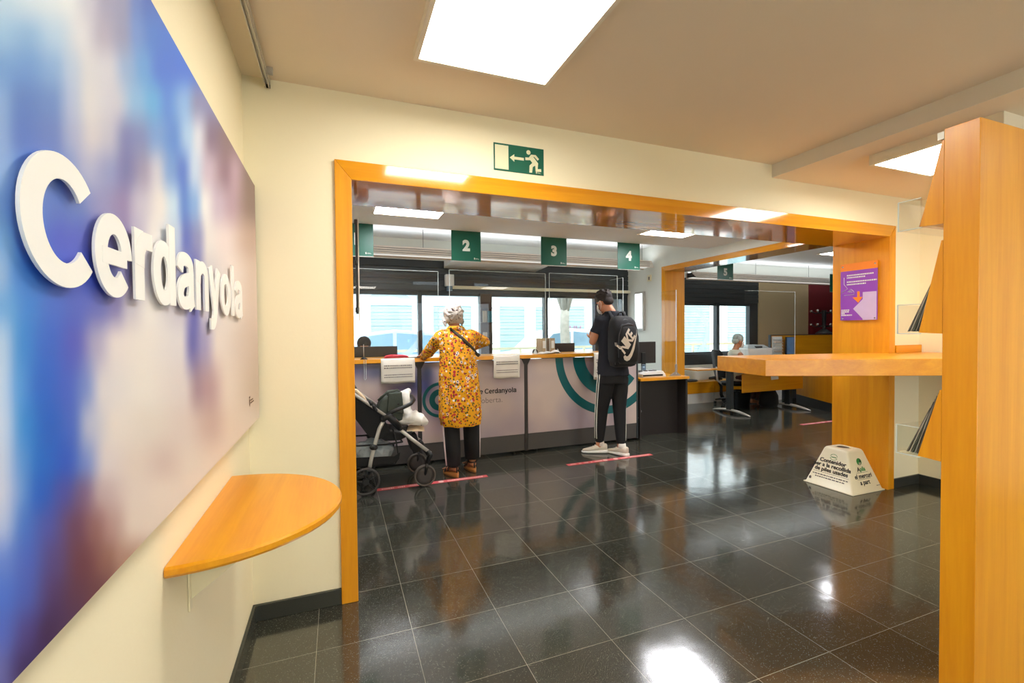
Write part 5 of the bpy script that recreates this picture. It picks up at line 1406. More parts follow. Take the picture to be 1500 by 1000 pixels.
# ---------------- clerks
def clerk(loc, label, hairm, top, yaw, seat_z=.46, arms=None, long=False, s=1.0):
    x, y = loc
    r = empty('person', (x, y, 0), label, 'person', 'people in the public office')
    q = Matrix.Translation((x, y, 0)) @ Matrix.Rotation(yaw, 4, 'Z')
    def w(a, b, c): return q @ Vector((a, b, c))
    def el(a, b, c, rx, ry, n=28): return [w(a+rx*math.cos(2*math.pi*k/n), b+ry*math.sin(2*math.pi*k/n), c) for k in range(n)]
    m = MB(); hc = w(0, .06, seat_z+.72)
    hp_, Rm_ = head(m, hc, yaw, .30, .97)
    m.limb([w(0, .0, seat_z+.54), w(0, .02, seat_z+.60), w(0, .045, seat_z+.67)], [.062, .052, .05], 14)
    m.rings([el(0, 0, seat_z+.02, .17, .12), el(0, 0, seat_z+.15, .15, .11), el(0, 0, seat_z+.35, .16, .10), el(0, 0, seat_z+.50, .17, .08), el(0, 0, seat_z+.56, .09, .06)])
    for sd in (-1, 1):
        a, b, c = w(sd*.175, .0, seat_z+.48), w(sd*.22, .10, seat_z+.27), w(sd*.13, .32, seat_z+.30)
        m.limb([a, b, c], [.046, .036, .025]); dirv = (w(sd*.08, .5, seat_z+.29)-c).normalized()
        hand(m, c, dirv, (0, 0, -1), .165, .25, sd, .008)
        m.limb([w(sd*.09, .02, seat_z+.06), w(sd*.11, .42, seat_z+.08), w(sd*.11, .40, .11), w(sd*.11, .40, .07)], [.08, .058, .04, .035])
        m.limb([w(sd*.11, .38, .045), w(sd*.12, .50, .035)], [.035, .028])
    m.build('body', M_skin, r, remesh=.008, smoothing=2)
    m = MB()
    m.rings([el(0, 0, seat_z+.0, .185, .135), el(0, 0, seat_z+.15, .17, .128), el(0, 0, seat_z+.35, .178, .12), el(0, 0, seat_z+.50, .175, .095), el(0, 0, seat_z+.565, .115, .075)])
    for sd in (-1, 1):
        if arms: m.limb([w(sd*.15, .0, seat_z+.49), w(sd*.19, .03, seat_z+.40)], [.062, .06], balls=False)
    m.build('top', top, r, remesh=.009, smoothing=2)
    m = MB()
    for sd in (-1, 1): m.limb([w(sd*.09, .0, seat_z+.06), w(sd*.11, .43, seat_z+.08), w(sd*.11, .40, .14)], [.10, .075, .06])
    m.build('trousers', M_trouser if not long else mat('patterned_trousers', (92, 56, 58), .8, var=.5, scale=40), r, smooth=True)
    m = MB()
    m.ball(hc+Rm_ @ Vector((0, -.020, .045)), (.084, .098, .088), 20, 12, Rm_); m.ball(hc+Rm_ @ Vector((0, -.055, -.005)), (.078, .055, .068), 16, 10, Rm_)
    m.build('hair', hairm, r, remesh=.007, smoothing=1)
    m = MB(); rg = []
    for zz, k in ((.0, .92), (-.03, 1.06), (-.06, 1.08), (-.09, .96), (-.105, .75)):
        rg.append([hc+Rm_ @ Vector((.070*k*math.sin(a), .030+.082*k*math.cos(a), zz)) for a in [(-1.35+2.7*i/14) for i in range(15)]])
    vr = [[m.bm.verts.new(v) for v in g] for g in rg]
    for i in range(4):
        for k in range(14): m.face([vr[i][k], vr[i][k+1], vr[i+1][k+1], vr[i+1][k]])
    o = m.build('face_mask', M_cloth_white, r, smooth=True); sdm = o.modifiers.new('s', 'SOLIDIFY'); sdm.thickness = .003
    return r
def chair(loc, yaw, label, seat_z=.46):
    x, y = loc
    r = empty('office_chair', (x, y, 0), label, 'chair', 'black office chairs')
    q = Matrix.Translation((x, y, 0)) @ Matrix.Rotation(yaw, 4, 'Z')
    def w(a, b, c): return q @ Vector((a, b, c))
    m = MB(); m.rings([[w(.23*k*math.cos(2*math.pi*i/24)*1.0, .03+.23*k*math.sin(2*math.pi*i/24), z) for i in range(24)] for k, z in ((.85, seat_z-.09), (1, seat_z-.07), (1, seat_z-.04), (.9, seat_z-.025))]); m.build('seat', M_blackfab, r, smooth=True)
    m = MB(); rg = []
    for z, hw, dy in ((seat_z+.06, .17, -.20), (seat_z+.18, .20, -.215), (seat_z+.35, .21, -.23), (seat_z+.50, .19, -.26), (seat_z+.56, .12, -.28)):
        rg.append([w(-hw, dy, z), w(0, dy-.035, z), w(hw, dy, z), w(hw, dy-.03, z), w(0, dy-.065, z), w(-hw, dy-.03, z)])
    m.rings(rg); m.build('backrest', M_blackfab, r, smooth=False)
    MB().tube([w(0, -.02, seat_z-.09), w(0, -.16, seat_z-.08), w(0, -.27, seat_z+.0), w(0, -.28, seat_z+.25)], .018, 10).build('back_arm', M_silver, r)
    MB().tube([w(0, 0, .10), w(0, 0, seat_z-.08)], .025, 14).build('gas_column', M_black, r)
    for k in range(5):
        a = 2*math.pi*k/5+.3; ca, sa = math.cos(a), math.sin(a)
        MB().tube([w(0, 0, .13), w(ca*.15, sa*.15, .115), w(ca*.28, sa*.28, .085)], [.022, .018, .013], 8).build('leg', M_black, r)
        m = MB(); c0 = w(ca*.28, sa*.28, .03); m.tube([c0+Vector((-sa, ca, 0))*-.02, c0+Vector((-sa, ca, 0))*.02], .028, 14); m.build('castor', M_darkmetal, r)
    return r
clerk((.305, 5.90), 'clerk with dark hair and white mask behind the left monitor, head just showing', mat('dark_clerk_hair', (52, 46, 46), .7, var=.3, scale=60, bump=.5), mat('dark_top', (40, 44, 60), .8), math.pi, seat_z=.49, arms=True)
chair((.305, 5.93), math.pi, 'dark office chair behind the counter, under the left clerk', .47)
clerk((6.80, 6.29), 'clerk with short grey hair, white mask and cream sleeveless top seated in the office', M_greyhair, mat('cream_top', (216, 210, 190), .8), R(-108), seat_z=.455, long=True)
chair((6.74, 6.31), R(-108), 'black office chair under the grey-haired clerk')

# ================================================================== STROLLER
r = empty('stroller', (.42, 4.28, 0), 'grey and black baby stroller parked by the counter, half behind the left jamb', 'stroller')
YN, YFr = 4.05, 4.50
def ring_wheel(c, rad, wid, tire, hub, nm, spokes=0):
    m = MB()
    pts = [Vector((c[0]+rad*.9*math.cos(2*math.pi*k/32), c[1], c[2]+rad*.9*math.sin(2*math.pi*k/32))) for k in range(32)]
    m.tube(pts, rad*.1, 10, closed=True, flat=wid/(rad*.2), up=(1, 0, 0))
    t = m.build(nm, tire, r, smooth=True)
    m = MB()
    if spokes:
        for k in range(spokes):
            a = 2*math.pi*k/spokes+.5; m.tube([(c[0], c[1], c[2]), (c[0]+rad*.86*math.cos(a), c[1], c[2]+rad*.86*math.sin(a))], .0075, 6)
        m.rings([[Vector((c[0]+q*math.cos(2*math.pi*k/20), y_, c[2]+q*math.sin(2*math.pi*k/20))) for k in range(20)] for q, y_ in ((.026, c[1]-.016), (.028, c[1]), (.026, c[1]+.016))])
    else:
        m.rings([[Vector((c[0]+q*math.cos(2*math.pi*k/24), y_, c[2]+q*math.sin(2*math.pi*k/24))) for k in range(24)] for q, y_ in ((rad*.5, c[1]-.016), (rad*.80, c[1]-.012), (rad*.80, c[1]+.012), (rad*.5, c[1]+.016))])
    m.build('wheel_hub', hub, t)
for y_ in (YN-.03, YFr+.03): ring_wheel((.205, y_, .122), .120, .034, M_rubber, M_black, 'rear_wheel', 5)
M_hubgrey = mat('wheel_grey', (66, 60, 58), .6)
for y_ in (YN+.02, YFr-.0): ring_wheel((.715, y_, .098), .098, .042, mat('warm_rubber', (92, 84, 78), .75), M_hubgrey, 'front_wheel')
for y_, nmx in ((YN, 0), (YFr, 1)):
    MB().tube([(-.20, y_, 1.10), (-.05, y_, .99), (.137, y_, .858), (.379, y_, .665)], .0135, 12).build('handle_tube', M_silver, r)
    MB().tube([(.47, y_, .565), (.60, y_, .442), (.765, y_, .300)], .0155, 12, flat=.7).build('front_tube', M_silver, r)
    MB().tube([(.36, y_, .62), (.325, y_, .555), (.285, y_, .42), (.252, y_, .29), (.235, y_, .20)], .0165, 12, flat=.7).build('rear_tube', M_silver, r)
    m = MB(); m.limb([(.36, y_, .64), (.41, y_, .66), (.50, y_, .55)], [.030, .036, .028], 12); m.build('hinge', M_black, r, smooth=True)
    MB().limb([(.745, y_, .310), (.765, y_, .285), (.735, y_, .215)], [.022, .024, .020], 10).tube([(.735, y_-.0, .225), (.725, y_-.012, .17), (.715, y_+.02 if nmx == 0 else y_, .10)], .014, 10).build('front_fork', M_black, r, smooth=True)
    MB().limb([(.268, y_-.006, .405), (.288, y_-.006, .40)], [.026, .024], 10).build('fold_latch', M_black, r, smooth=True)
MB().tube([(-.20, YN, 1.10), (-.26, YN+.03, 1.12), (-.29, (YN+YFr)/2, 1.13), (-.26, YFr-.03, 1.12), (-.20, YFr, 1.10)], .018, 12).build('handle_grip', M_black, r)
MB().tube([(.235, YN-.03, .16), (.235, YFr+.03, .16)], .012, 10).tube([(.205, YN-.03, .122), (.205, YFr+.03, .122)], .009, 8).tube([(.745, YN, .28), (.745, YFr, .28)], .012, 8).build('axle', M_black, r)
# bumper bar
MB().tube([(.385, YN-.004, .655), (.44, YN-.006, .700), (.53, YN-.004, .728), (.60, YN+.02, .752), (.632, YN+.06, .778), (.64, (YN+YFr)/2, .79), (.632, YFr-.06, .778), (.60, YFr-.02, .752), (.50, YFr, .715), (.40, YFr, .66)], .0175, 12).build('bumper_bar', M_black, r, smooth=True)
# seat
m = MB()
side = [(.02, .92), (.10, .78), (.18, .62), (.27, .50), (.38, .435), (.50, .43), (.60, .47), (.62, .50), (.52, .50), (.42, .52), (.34, .58), (.26, .70), (.18, .84), (.12, .96)]
m.prism([(a, YN+.035, b) for a, b in side], (0, YFr-YN-.07, 0)); m.build('seat', M_blackfab, r, bevel=.012, seg=3)
m = MB(); m.prism([(a, YN+.018, b) for a, b in ((.00, .93), (.13, .86), (.30, .74), (.36, .66), (.42, .52), (.33, .46), (.24, .49), (.14, .64), (.06, .78))], (0, .014, 0)); m.build('seat_side', M_blackfab, r, bevel=.004)
m = MB(); m.limb([(.60, (YN+YFr)/2-.02, .495), (.68, (YN+YFr)/2-.04, .50), (.74, (YN+YFr)/2-.05, .485)], [(.02, .15), (.018, .14), (.006, .10)], 14, up=(0, 0, 1), balls=False); m.build('leg_rest', mat('cream_padding', (226, 204, 172), .8, var=.05), r, smooth=True)
MB().prism([(a, YN+.10, b) for a, b in ((.58, .44), (.66, .46), (.70, .30), (.63, .28))], (0, .24, 0)).build('leg_flap', M_blackfab, r, bevel=.006)
# hood folded back and lining
m = MB()
m.rings([[Vector((.02+.17*t+.05*math.sin(math.pi*k/12)*(1-t), YN+.01+(YFr-YN-.02)*k/12, .93-.16*t+.14*math.sin(math.pi*k/12)*(1-t))) for k in range(13)] for t in (0, .4, .8)]+[[Vector((.10, YN+.03+(YFr-YN-.06)*k/12, .80)) for k in range(13)]], cap=False)
o = m.build('hood', M_blackfab, r, smooth=True); sdm = o.modifiers.new('s', 'SOLIDIFY'); sdm.thickness = .012
m = MB(); m.limb([(.07, YN+.07, .92), (.14, YN+.06, .885), (.20, YN+.06, .82), (.235, YN+.06, .745)], [(.012, .04), (.02, .05), (.018, .05), (.008, .04)], 12, up=(1, 0, 0), balls=False); m.build('hood_lining', mat('cream_padding'  , (226, 204, 172)), r, smooth=True)
m = MB()
for x, z in ((.262, .775), (.285, .745), (.30, .72)): m.limb([(x-.012, YN-.004, z+.02), (x, YN-.006, z)], [.012, .016], 10)
m.build('hood_joint', M_black, r, smooth=True)
# basket under the seat
m = MB()
bk = [(.05, .42), (.10, .26), (.22, .20), (.42, .205), (.50, .25), (.52, .40)]
for y_ in (YN+.02, YFr-.03): m.prism([(a, y_, b) for a, b in bk[0:1]+[(.10, .28), (.15, .235), (.42, .225), (.49, .27), (.50, .33), (.45, .30), (.12, .32), (.07, .42)]], (0, .008, 0))
m.prism([(.12, YN+.02, .235), (.45, YN+.02, .228), (.45, YN+.02, .236), (.12, YN+.02, .243)], (0, YFr-YN-.05, 0))
m.tube([(-.02, YN+.02, .43), (.20, YN+.02, .42), (.38, YN+.02, .41), (.52, YN+.02, .42)], .008, 8); m.tube([(-.02, YFr-.03, .43), (.20, YFr-.03, .42), (.52, YFr-.03, .42)], .008, 8)
m.tube([(.52, YN+.02, .42), (.52, YFr-.03, .42)], .008, 8)
m.tube([(.44, YN+.02, .54), (.47, YN+.03, .42), (.49, YN+.03, .28), (.455, YN+.03, .23)], .012, 8, flat=.5)
m.build('basket', M_blackfab, r)
m = MB(); m.tube([(.07, YN-.01, .98), (.055, YN-.02, .8), (.075, YN-.02, .6), (.07, YN-.02, .44)], .007, 8, flat=.5); m.build('hanging_strap', M_black, r)
# things carried by the stroller
o = MB().rings([[Vector((.28+rx*math.cos(2*math.pi*k/28)*(1+.09*math.sin(5*2*math.pi*k/28+z*40)), (YN+YFr)/2-.03+ry*math.sin(2*math.pi*k/28)*(1+.06*math.sin(7*2*math.pi*k/28+z*60)), z)) for k in range(28)] for rx, ry, z in ((.10, .10, .246), (.17, .15, .27), (.195, .16, .32), (.18, .15, .37), (.12, .11, .405), (.04, .05, .425))]).build('plastic_bag', M_bag, None, smooth=True)
sb = o.modifiers.new('sub', 'SUBSURF'); sb.levels = 2; sb.render_levels = 2
md = o.modifiers.new('d', 'DISPLACE'); md.texture = tx; md.strength = .07; md.mid_level = .55
tag(o, 'crumpled translucent plastic bag in the basket under the stroller', 'bag')
r2 = empty('shoulder_bag', (.42, 4.30, .60), 'dark grey-green bag lying in the stroller seat', 'bag')
m = MB(); m.hexa([(.30, 4.16, .63), (.56, 4.16, .575), (.56, 4.40, .575), (.30, 4.40, .63), (.36, 4.18, .80), (.525, 4.18, .835), (.525, 4.38, .835), (.36, 4.38, .80)]); m.build('bag_body', M_greencase, r2, bevel=.025, seg=4)
m = MB(); m.hexa([(.40, 4.150, .68), (.55, 4.150, .65), (.55, 4.17, .65), (.40, 4.17, .68), (.42, 4.155, .845), (.535, 4.155, .848), (.535, 4.40, .848), (.42, 4.40, .845)]); m.build('flap', M_greencase, r2, bevel=.01, seg=3)
MB().tube([(.50, 4.140, .745), (.50, 4.150, .745)], .010, 14).build('snap_button', M_black, r2)
m = MB(); m.tube([(.33, 4.2, .78), (.40, 4.18, .845), (.50, 4.2, .865), (.54, 4.22, .83)], .010, 8, flat=.5); m.build('strap', M_greencase, r2)
m = MB()
m.limb([(.57, 4.22, .82), (.58, 4.21, .76), (.575, 4.20, .69), (.60, 4.18, .62)], [.035, .042, .045, .055], 14)
m.limb([(.54, 4.20, .59), (.62, 4.17, .61), (.70, 4.16, .585), (.735, 4.17, .56)], [.045, .065, .062, .035], 14)
m.limb([(.56, 4.28, .60), (.66, 4.28, .60), (.72, 4.26, .56)], [.05, .06, .04], 14)
m.limb([(.545, 4.24, .83), (.60, 4.24, .845)], [.025, .022], 10)
o = m.build('white_cloth', M_cloth_white, None, remesh=.008, smoothing=3)
md = o.modifiers.new('d', 'DISPLACE'); md.texture = tx; md.strength = .03
tag(o, 'bundled white cloth jacket on the front of the stroller', 'cloth')

# ================================================================== OFFICE BEYOND
r = empty('office_desk', (6.85, 5.7, 0), 'wooden desk with grey metal legs in the office, behind the ledge', 'desk')
MB().box(5.98, 7.62, 5.30, 6.04, .70, .728).build('desktop', M_woodX, r, bevel=.003)
MB().box(6.19, 7.60, 5.575, 5.595, .345, .655).build('modesty_panel', M_woodX, r, bevel=.002)
for x in (6.06, 7.42):
    m = MB(); m.box(x-.035, x+.035, 5.66, 5.76, .06, .70); l_ = m.build('leg', M_darkmetal, r, bevel=.008)
    m = MB(); m.rings([[Vector((x+hw*math.cos(2*math.pi*k/12), y_, z+hz*math.sin(2*math.pi*k/12))) for k in range(12)] for y_, z, hw, hz in ((5.31, .012, .014, .010), (5.42, .030, .026, .018), (5.55, .050, .032, .020), (5.70, .060, .036, .022), (5.85, .050, .032, .020), (5.98, .030, .026, .018), (6.07, .012, .014, .010))])
    m.build('foot', M_silver, l_, smooth=True)
m = MB(); m.prism([(6.80, 5.563, .672), (6.98, 5.563, .672), (6.985, 5.555, .54), (6.815, 5.555, .53)], (0, .0015, 0))
o = m.build('notice_sheet', M_paper, None); tag(o, 'small white paper hanging on the office desk panel under the ledge', 'notice')
# keyboard tray side extension
o = MB().box(5.60, 5.98, 5.95, 6.3, .70, .72).build('desk_return', M_woodX, r)
r = empty('protective_screen', (6.45, 5.36, .728), 'large clear protective screen on the office desk', 'screen', 'clear protective screens on the counter')
MB().box(5.99, 7.10, 5.35, 5.356, .74, 2.0).build('sheet', M_acryl, r)
MB().box(5.99, 7.10, 5.3495, 5.3565, 1.997, 2.001).box(7.10, 7.104, 5.3495, 5.3565, .74, 2.0).build('polished_edge', M_acryl_edge, r)
for x in (6.15, 6.95): MB().prism([(x, 5.30, .728), (x, 5.41, .728), (x, 5.36, .78), (x, 5.345, .78)], (.006, 0, 0)).build('foot', M_acryl_edge, r)
r = empty('printer', (7.38, 6.3, 0), 'white laser printer on a grey stand behind the office desk', 'printer')
m = MB(); m.box(7.16, 7.79, 6.32, 6.70, .72, 1.03); m.build('casing', M_white, r, bevel=.02, seg=3)
m = MB(); m.hexa([(7.18, 6.34, 1.03), (7.74, 6.34, 1.03), (7.74, 6.68, 1.03), (7.18, 6.68, 1.03), (7.24, 6.40, 1.09), (7.66, 6.40, 1.09), (7.66, 6.66, 1.09), (7.24, 6.66, 1.09)]); m.build('lid', mat('pale_grey_plastic', (196, 204, 206), .4), r, bevel=.012)
MB().box(7.38, 7.54, 6.34, 6.39, 1.035, 1.07).build('control_panel', M_darkmetal, r)
MB().box(7.45, 7.76, 6.40, 6.68, 0, .70).box(7.16, 7.79, 6.32, 6.70, .70, .72).build('stand', M_grey, r)
r = empty('office_partition', (8.6, 6.5, 0), 'chest-high orange wooden office partition with dark top edge', 'partition')
MB().box(7.88, 9.9, 6.44, 6.48, .20, 1.262).build('back_panel', M_woodX, r)
MB().box(7.88, 9.9, 6.435, 6.485, 1.262, 1.278).box(7.87, 7.89, 6.435, 6.485, .0, 1.278).box(7.88, 9.9, 6.437, 6.483, 0, .2).build('edge_profile', M_darkmetal, r)
dv = Vector((7.93-7.50, 5.78-4.96, 0)).normalized(); nv = Vector((dv.y, -dv.x, 0))
a = Vector((7.47, 4.90, 0)); b = a+dv*1.30
m = MB(); m.hexa([a+Vector((0, 0, .16)), b+Vector((0, 0, .16)), b+nv*.035+Vector((0, 0, .16)), a+nv*.035+Vector((0, 0, .16)), a+Vector((0, 0, .90)), b+Vector((0, 0, .90)), b+nv*.035+Vector((0, 0, .90)), a+nv*.035+Vector((0, 0, .90))]); m.build('side_panel', M_woodZ, r)
m = MB(); m.hexa([a, b, b+nv*.035, a+nv*.035, a+Vector((0, 0, .16)), b+Vector((0, 0, .16)), b+nv*.035+Vector((0, 0, .16)), a+nv*.035+Vector((0, 0, .16))]); m.build('side_plinth', M_darkmetal, r)
# monitor and letter rack before the partition
r = empty('monitor', (8.30, 6.32, .93), 'small screen with blue picture in front of the office partition', 'monitor')
MB().box(8.17, 8.385, 6.33, 6.36, .86, 1.235).build('casing', M_black, r, bevel=.004)
MB().box(8.18, 8.375, 6.326, 6.33, .90, 1.225).build('screen', mat('blue_picture', (110, 150, 196), .25, var=.2, scale=9), r)
MB().box(8.22, 8.33, 6.33, 6.42, .0, .86).build('stand', M_darkmetal, r)
r = empty('letter_rack', (8.03, 6.38, .86), 'rack of pale letters beside the small office screen', 'rack')
MB().box(7.90, 8.155, 6.415, 6.433, .0, 1.245).build('back', M_white, r)
m = MB()
for k in range(6): m.box(7.91, 8.15, 6.375, 6.414, .88+.06*k, .885+.06*k)
m.build('shelf', mat('pale_grey_plastic', (196, 204, 206)), r)
for k in range(5): 
    o = MB().box(7.93, 8.13, 6.378, 6.410, .886+.06*k, .905+.06*k).build('letter_stack', [M_paper, mat('peach_paper', (226, 196, 170), .8), M_cloth_white][k % 3], None)
    tag(o, 'stack of pale letters on a tier of the office letter rack', 'paper', 'letter stacks in the rack')
# coat rack
r = empty('coat_rack', (9.715, 6.66, 0), 'black coat rack with chrome-tipped hooks before the red wall', 'coat rack')
MB().tube([(9.715, 6.66, .03), (9.715, 6.66, 1.32), (9.715, 6.66, 1.78)], [.03, .03, .045], 14).build('pole', M_black, r)
MB().cyl((9.715, 6.66), .2, 0, .03, 28).build('base', M_black, r)
MB().rings([[Vector((9.715+q*math.cos(2*math.pi*k/24), 6.66+q*math.sin(2*math.pi*k/24), z)) for k in range(24)] for q, z in ((.16, 1.285), (.15, 1.30), (.05, 1.38))]).build('umbrella_tray', M_darkmetal, r)
for z in (1.74, 1.45):
    for k in range(4):
        a_ = k*math.pi/2+.15; ca, sa = math.cos(a_), math.sin(a_)
        h_ = MB().tube([(9.715+ca*.03, 6.66+sa*.03, z), (9.715+ca*.17, 6.66+sa*.17, z-.02), (9.715+ca*.26, 6.66+sa*.26, z+.03)], .012, 8).build('hook', M_black, r)
        MB().ball((9.715+ca*.26, 6.66+sa*.26, z+.03), .03, 12, 8).build('tip', M_chrome, h_)
# low bench cabinet under the office window
for i, (x0, x1) in enumerate(((5.35, 6.72), (6.74, 8.1))):
    r = empty('low_cabinet', ((x0+x1)/2, 6.8, 0), ('low wooden cabinet under the office window, nearer the white wall', 'low wooden cabinet under the office window, behind the clerk chair')[i], 'cabinet', 'low cabinets under the office window')
    MB().box(x0, x1, 6.70, 6.97, .19, .385).build('door', M_woodX, r, bevel=.003)
    MB().box(x0-.005, x1+.005, 6.69, 6.975, .385, .405).build('top', M_woodX, r, bevel=.002)
    MB().box(x0, x1, 6.72, 6.97, .0, .19).build('plinth', M_white, r)
o = MB().rings([[Vector((6.26+rx*math.cos(2*math.pi*k/20), 6.82+rx*.6*math.sin(2*math.pi*k/20), z)) for k in range(20)] for rx, z in ((.13, .407), (.16, .42), (.13, .44), (.05, .45))]).build('dark_hat', M_darkpanel, None, smooth=True); tag(o, 'dark flat hat on the low cabinet next to the white wall', 'hat')
m = MB()
for k in range(6): m.tube([(6.80+.02*k, 6.78, .43), (6.82+.015*k, 6.72, .40), (6.83+.01*k, 6.66, .3), (6.80+.012*k, 6.64, .15), (6.84+.02*k, 6.62, .02)], .006, 6)
m.limb([(6.72, 6.80, .45), (6.84, 6.78, .46), (6.98, 6.78, .43)], [.03, .035, .02], 10)
o = m.build('cable_tangle', M_black, None, smooth=True); tag(o, 'tangle of dark cables and plugs hanging from the low cabinet', 'cable', kind='stuff')
r = empty('wastebasket', (6.56, 5.95, 0), 'black wastebasket beside the office desk leg', 'bin')
MB().rings([[Vector((6.62+q*math.cos(2*math.pi*k/24), 5.98+q*math.sin(2*math.pi*k/24), z)) for k in range(24)] for q, z in ((.12, 0), (.15, .30), (.155, .30), (.155, .315), (.14, .315), (.11, .02))]).build('bucket', M_black, r, smooth=True)
r = empty('rucksack', (7.15, 5.95, 0), 'dark bag standing on the floor under the office desk', 'bag')
MB().rings([[Vector((7.20+rx*math.cos(2*math.pi*k/20), 5.92+rx*.6*math.sin(2*math.pi*k/20), z)) for k in range(20)] for rx, z in ((.17, .0), (.20, .06), (.19, .2), (.13, .3), (.05, .33))]).build('bag_body', M_blackfab, r, smooth=True)
MB().tube([(7.12, 5.9, .28), (7.14, 5.9, .38), (7.26, 5.9, .38), (7.28, 5.9, .28)], .012, 8).build('handle', M_black, r)
# tall shelf with folders standing before the window post
r = empty('leaflet_shelf', (2.11, 6.52, .745), 'narrow dark leaflet shelf on the window post between the two big windows', 'shelf')
MB().box(2.02, 2.20, Y1-.02, Y1+.015, .90, 1.96).build('back', mat('dark_brown_laminate', (84, 66, 54), .5), r)
for z in (1.20, 1.52, 1.74): MB().box(2.02, 2.20, Y1-.09, Y1-.02, z, z+.008).build('shelf', mat('dark_brown_laminate', (84, 66, 54)), r)
for i, (x, z, c_) in enumerate(((2.04, 1.53, (170, 160, 136)), (2.12, 1.53, (70, 130, 140)), (2.045, 1.21, (196, 188, 176)), (2.125, 1.21, (90, 80, 70)))):
    o = MB().box(x, x+.065, Y1-.06, Y1-.045, z, z+.17).build('leaflet', mat('leaflet_%d' % i, c_, .6, var=.15), None); tag(o, ('beige leaflet, upper left of the post shelf', 'teal leaflet, upper right of the post shelf', 'pale leaflet with portrait, lower left of the post shelf', 'brown leaflet, lower right of the post shelf')[i], 'leaflet', 'leaflets on the post shelf')

# ================================================================== STREET OUTSIDE
box('ground', M_street, -12, 30, 7.25, 12.5, -.12, -.02, kind='structure')
r = empty('street_facade', (6, 12.6, 0), 'pale building across the street with teal shutters', 'building')
MB().box(-12, 30, 12.62, 13.0, -.1, 7).build('wall', M_facade, r)
def shut(x0, x1, z0, z1, nm='shutter'):
    m = MB(); n = int((z1-z0)/.09)
    for k in range(n): m.box(x0, x1, 12.585-.012*(k % 2), 12.62, z0+(z1-z0)*k/n, z0+(z1-z0)*(k+1)/n-.006)
    s_ = m.build(nm, M_tealshut, r)
    m = MB(); m.box(x0-.07, x0, 12.56, 12.62, z0, z1+.07); m.box(x1, x1+.07, 12.56, 12.62, z0, z1+.07); m.box(x0, x1, 12.56, 12.62, z1, z1+.07); m.build('shutter_frame', M_white, s_)
shut(.83, 1.92, .2, 2.13); shut(2.5, 3.6, .2, 2.13); shut(4.45, 5.25, .1, 2.13); shut(5.60, 6.0, .1, 2.13); shut(6.63, 7.3, .1, 2.16); shut(8.2, 9.6, .1, 2.2); shut(10.6, 12.4, .1, 2.3); shut(13.2, 14.4, .1, 2.3)
for x in (2.2, 4.1, 6.25, 7.75, 10.1, 12.8): MB().box(x-.08, x+.08, 12.55, 12.62, 0, 3).build('pilaster', M_facade, r)
MB().box(-12, 30, 12.50, 12.62, 2.42, 2.56).build('cornice', mat('cornice_blue', (176, 206, 220), .7), r)
m = MB()
for k in range(2): m.text('H', .30, MY(6.74+.22*k, 12.545, 1.35), .002, .01)
m.build('poster_letters', mat('rose_print', (150, 120, 140), .7), r)
def tree(x, y, label):
    r = empty('street_tree', (x, y, -.02), label, 'tree', 'bare street trees')
    rnd = random.Random(int(x*10)); m = MB()
    m.limb([(x, y, -.02), (x+.02, y, .8), (x-.02, y, 1.5), (x, y, 1.95)], [.15, .12, .11, .10], 12)
    for k in range(5):
        a = k*1.3; m.limb([(x, y, 1.8), (x+.25*math.cos(a), y+.25*math.sin(a), 2.5), (x+.6*math.cos(a), y+.6*math.sin(a), 3.6)], [.08, .055, .03], 8)
    m.build('trunk', mat('tree_bark', (150, 146, 136), .9, var=.25, scale=12, bump=.5), r, smooth=True)
    m = MB()
    for k in range(160):
        c0 = Vector((x+rnd.uniform(-1.3, 1.3), y+rnd.uniform(-.9, .9), rnd.uniform(2.9, 4.3)))
        u = Vector((rnd.uniform(-1, 1), rnd.uniform(-1, 1), rnd.uniform(-1, 1))).normalized()*.09; v = u.orthogonal().normalized()*.06
        m.face([m.bm.verts.new(c0-u), m.bm.verts.new(c0+v), m.bm.verts.new(c0+u), m.bm.verts.new(c0-v)])
    m.build('foliage', mat('leaf', (110, 150, 90), .7, var=.2), r)
tree(5.0, 9.5, 'pale street tree trunk seen through the window beside the teal shop front')
tree(12.1, 10.4, 'street tree seen through the left pane of the office window')
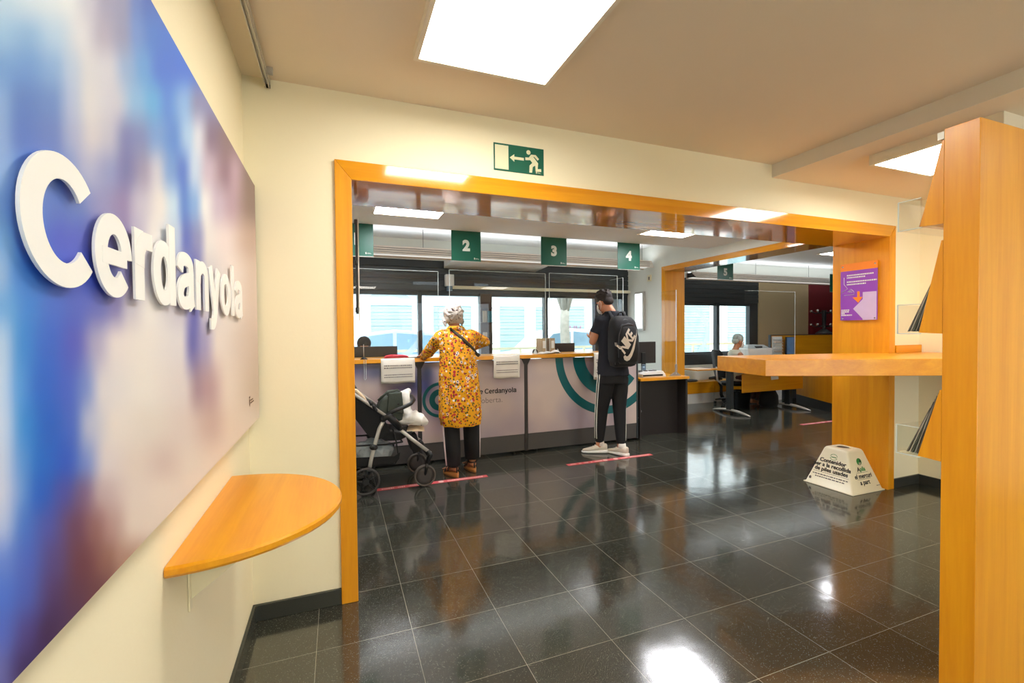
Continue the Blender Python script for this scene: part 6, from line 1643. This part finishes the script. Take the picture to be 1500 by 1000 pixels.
def car(x, y, label, colm, L=3.9, yaw=0):
    r = empty('car', (x, y, -.02), label, 'car', 'cars parked in the street')
    def bodyring(pts, yy, k=1): return [Vector((x+a, y+yy, b)) for a, b in pts]
    lo = [(-L/2, .25), (-L/2, .62), (-L/2+.15, .80), (-L/2+1.0, .88), (L/2-1.1, .90), (L/2-.1, .82), (L/2, .6), (L/2, .25)]
    m = MB(); m.rings([bodyring([(a*.97, b*.97+.01) for a, b in lo], -.86), bodyring(lo, -.80), bodyring(lo, .80), bodyring([(a*.97, b*.97+.01) for a, b in lo], .86)]); m.build('body', colm, r, bevel=.03)
    up = [(-L/2+.75, .87), (-L/2+1.35, 1.38), (0, 1.46), (L/2-1.0, 1.38), (L/2-.45, .88)]
    m = MB(); m.rings([bodyring(up, -.66), bodyring([(a*1.0, b) for a, b in up], .66)]); c_ = m.build('cabin', colm, r, bevel=.03)
    wn_ = [(-L/2+.92, .92), (-L/2+1.40, 1.32), (-.06, 1.38), (-.06, .92)]; wn2 = [(.02, .92), (.02, 1.38), (L/2-1.05, 1.31), (L/2-.62, .92)]
    for w_ in (wn_, wn2):
        m = MB(); m.prism([(x+a, y-.668, b) for a, b in w_], (0, .006, 0)); m.build('side_window', mat('car_window', (120, 150, 168), .15), r)
    for wx in (-L/2+.75, L/2-.75):
        for yy in (-.84, .84):
            m = MB(); m.rings([[Vector((x+wx+q*math.cos(2*math.pi*k/24), y+yy+d_, .28+q*math.sin(2*math.pi*k/24))) for k in range(24)] for q, d_ in ((.22, -.1), (.30, -.08), (.30, .08), (.22, .1))]); w_ = m.build('wheel', M_rubber, r)
            m = MB(); m.rings([[Vector((x+wx+q*math.cos(2*math.pi*k/16), y+yy+(-.105 if yy < 0 else .105)+d_, .28+q*math.sin(2*math.pi*k/16))) for k in range(16)] for q, d_ in ((.17, -.004), (.17, .004))]); m.build('hubcap', M_silver, w_)
car(5.6, 10.9, 'white car in the street behind the man', M_white)
car(1.2, 10.9, 'pale blue car in the street behind the woman', mat('pale_blue_paint', (170, 190, 214), .3, coat=.5))
car(12.2, 9.0, 'silver blue car seen through the office window', mat('silver_blue_paint', (170, 186, 196), .3, coat=.5))
r = empty('street_railing', (3.5, 8.6, -.02), 'cream street railing outside the windows', 'railing')
MB().box(-1, 9.5, 8.58, 8.62, 1.02, 1.07).build('top_rail', M_cream, r)
MB().box(-1, 9.5, 8.59, 8.61, .5, .53).build('middle_rail', M_cream, r)
for k in range(8): MB().box(-1+k*1.49, -.96+k*1.49, 8.58, 8.62, -.02, 1.02).build('post', M_cream, r)
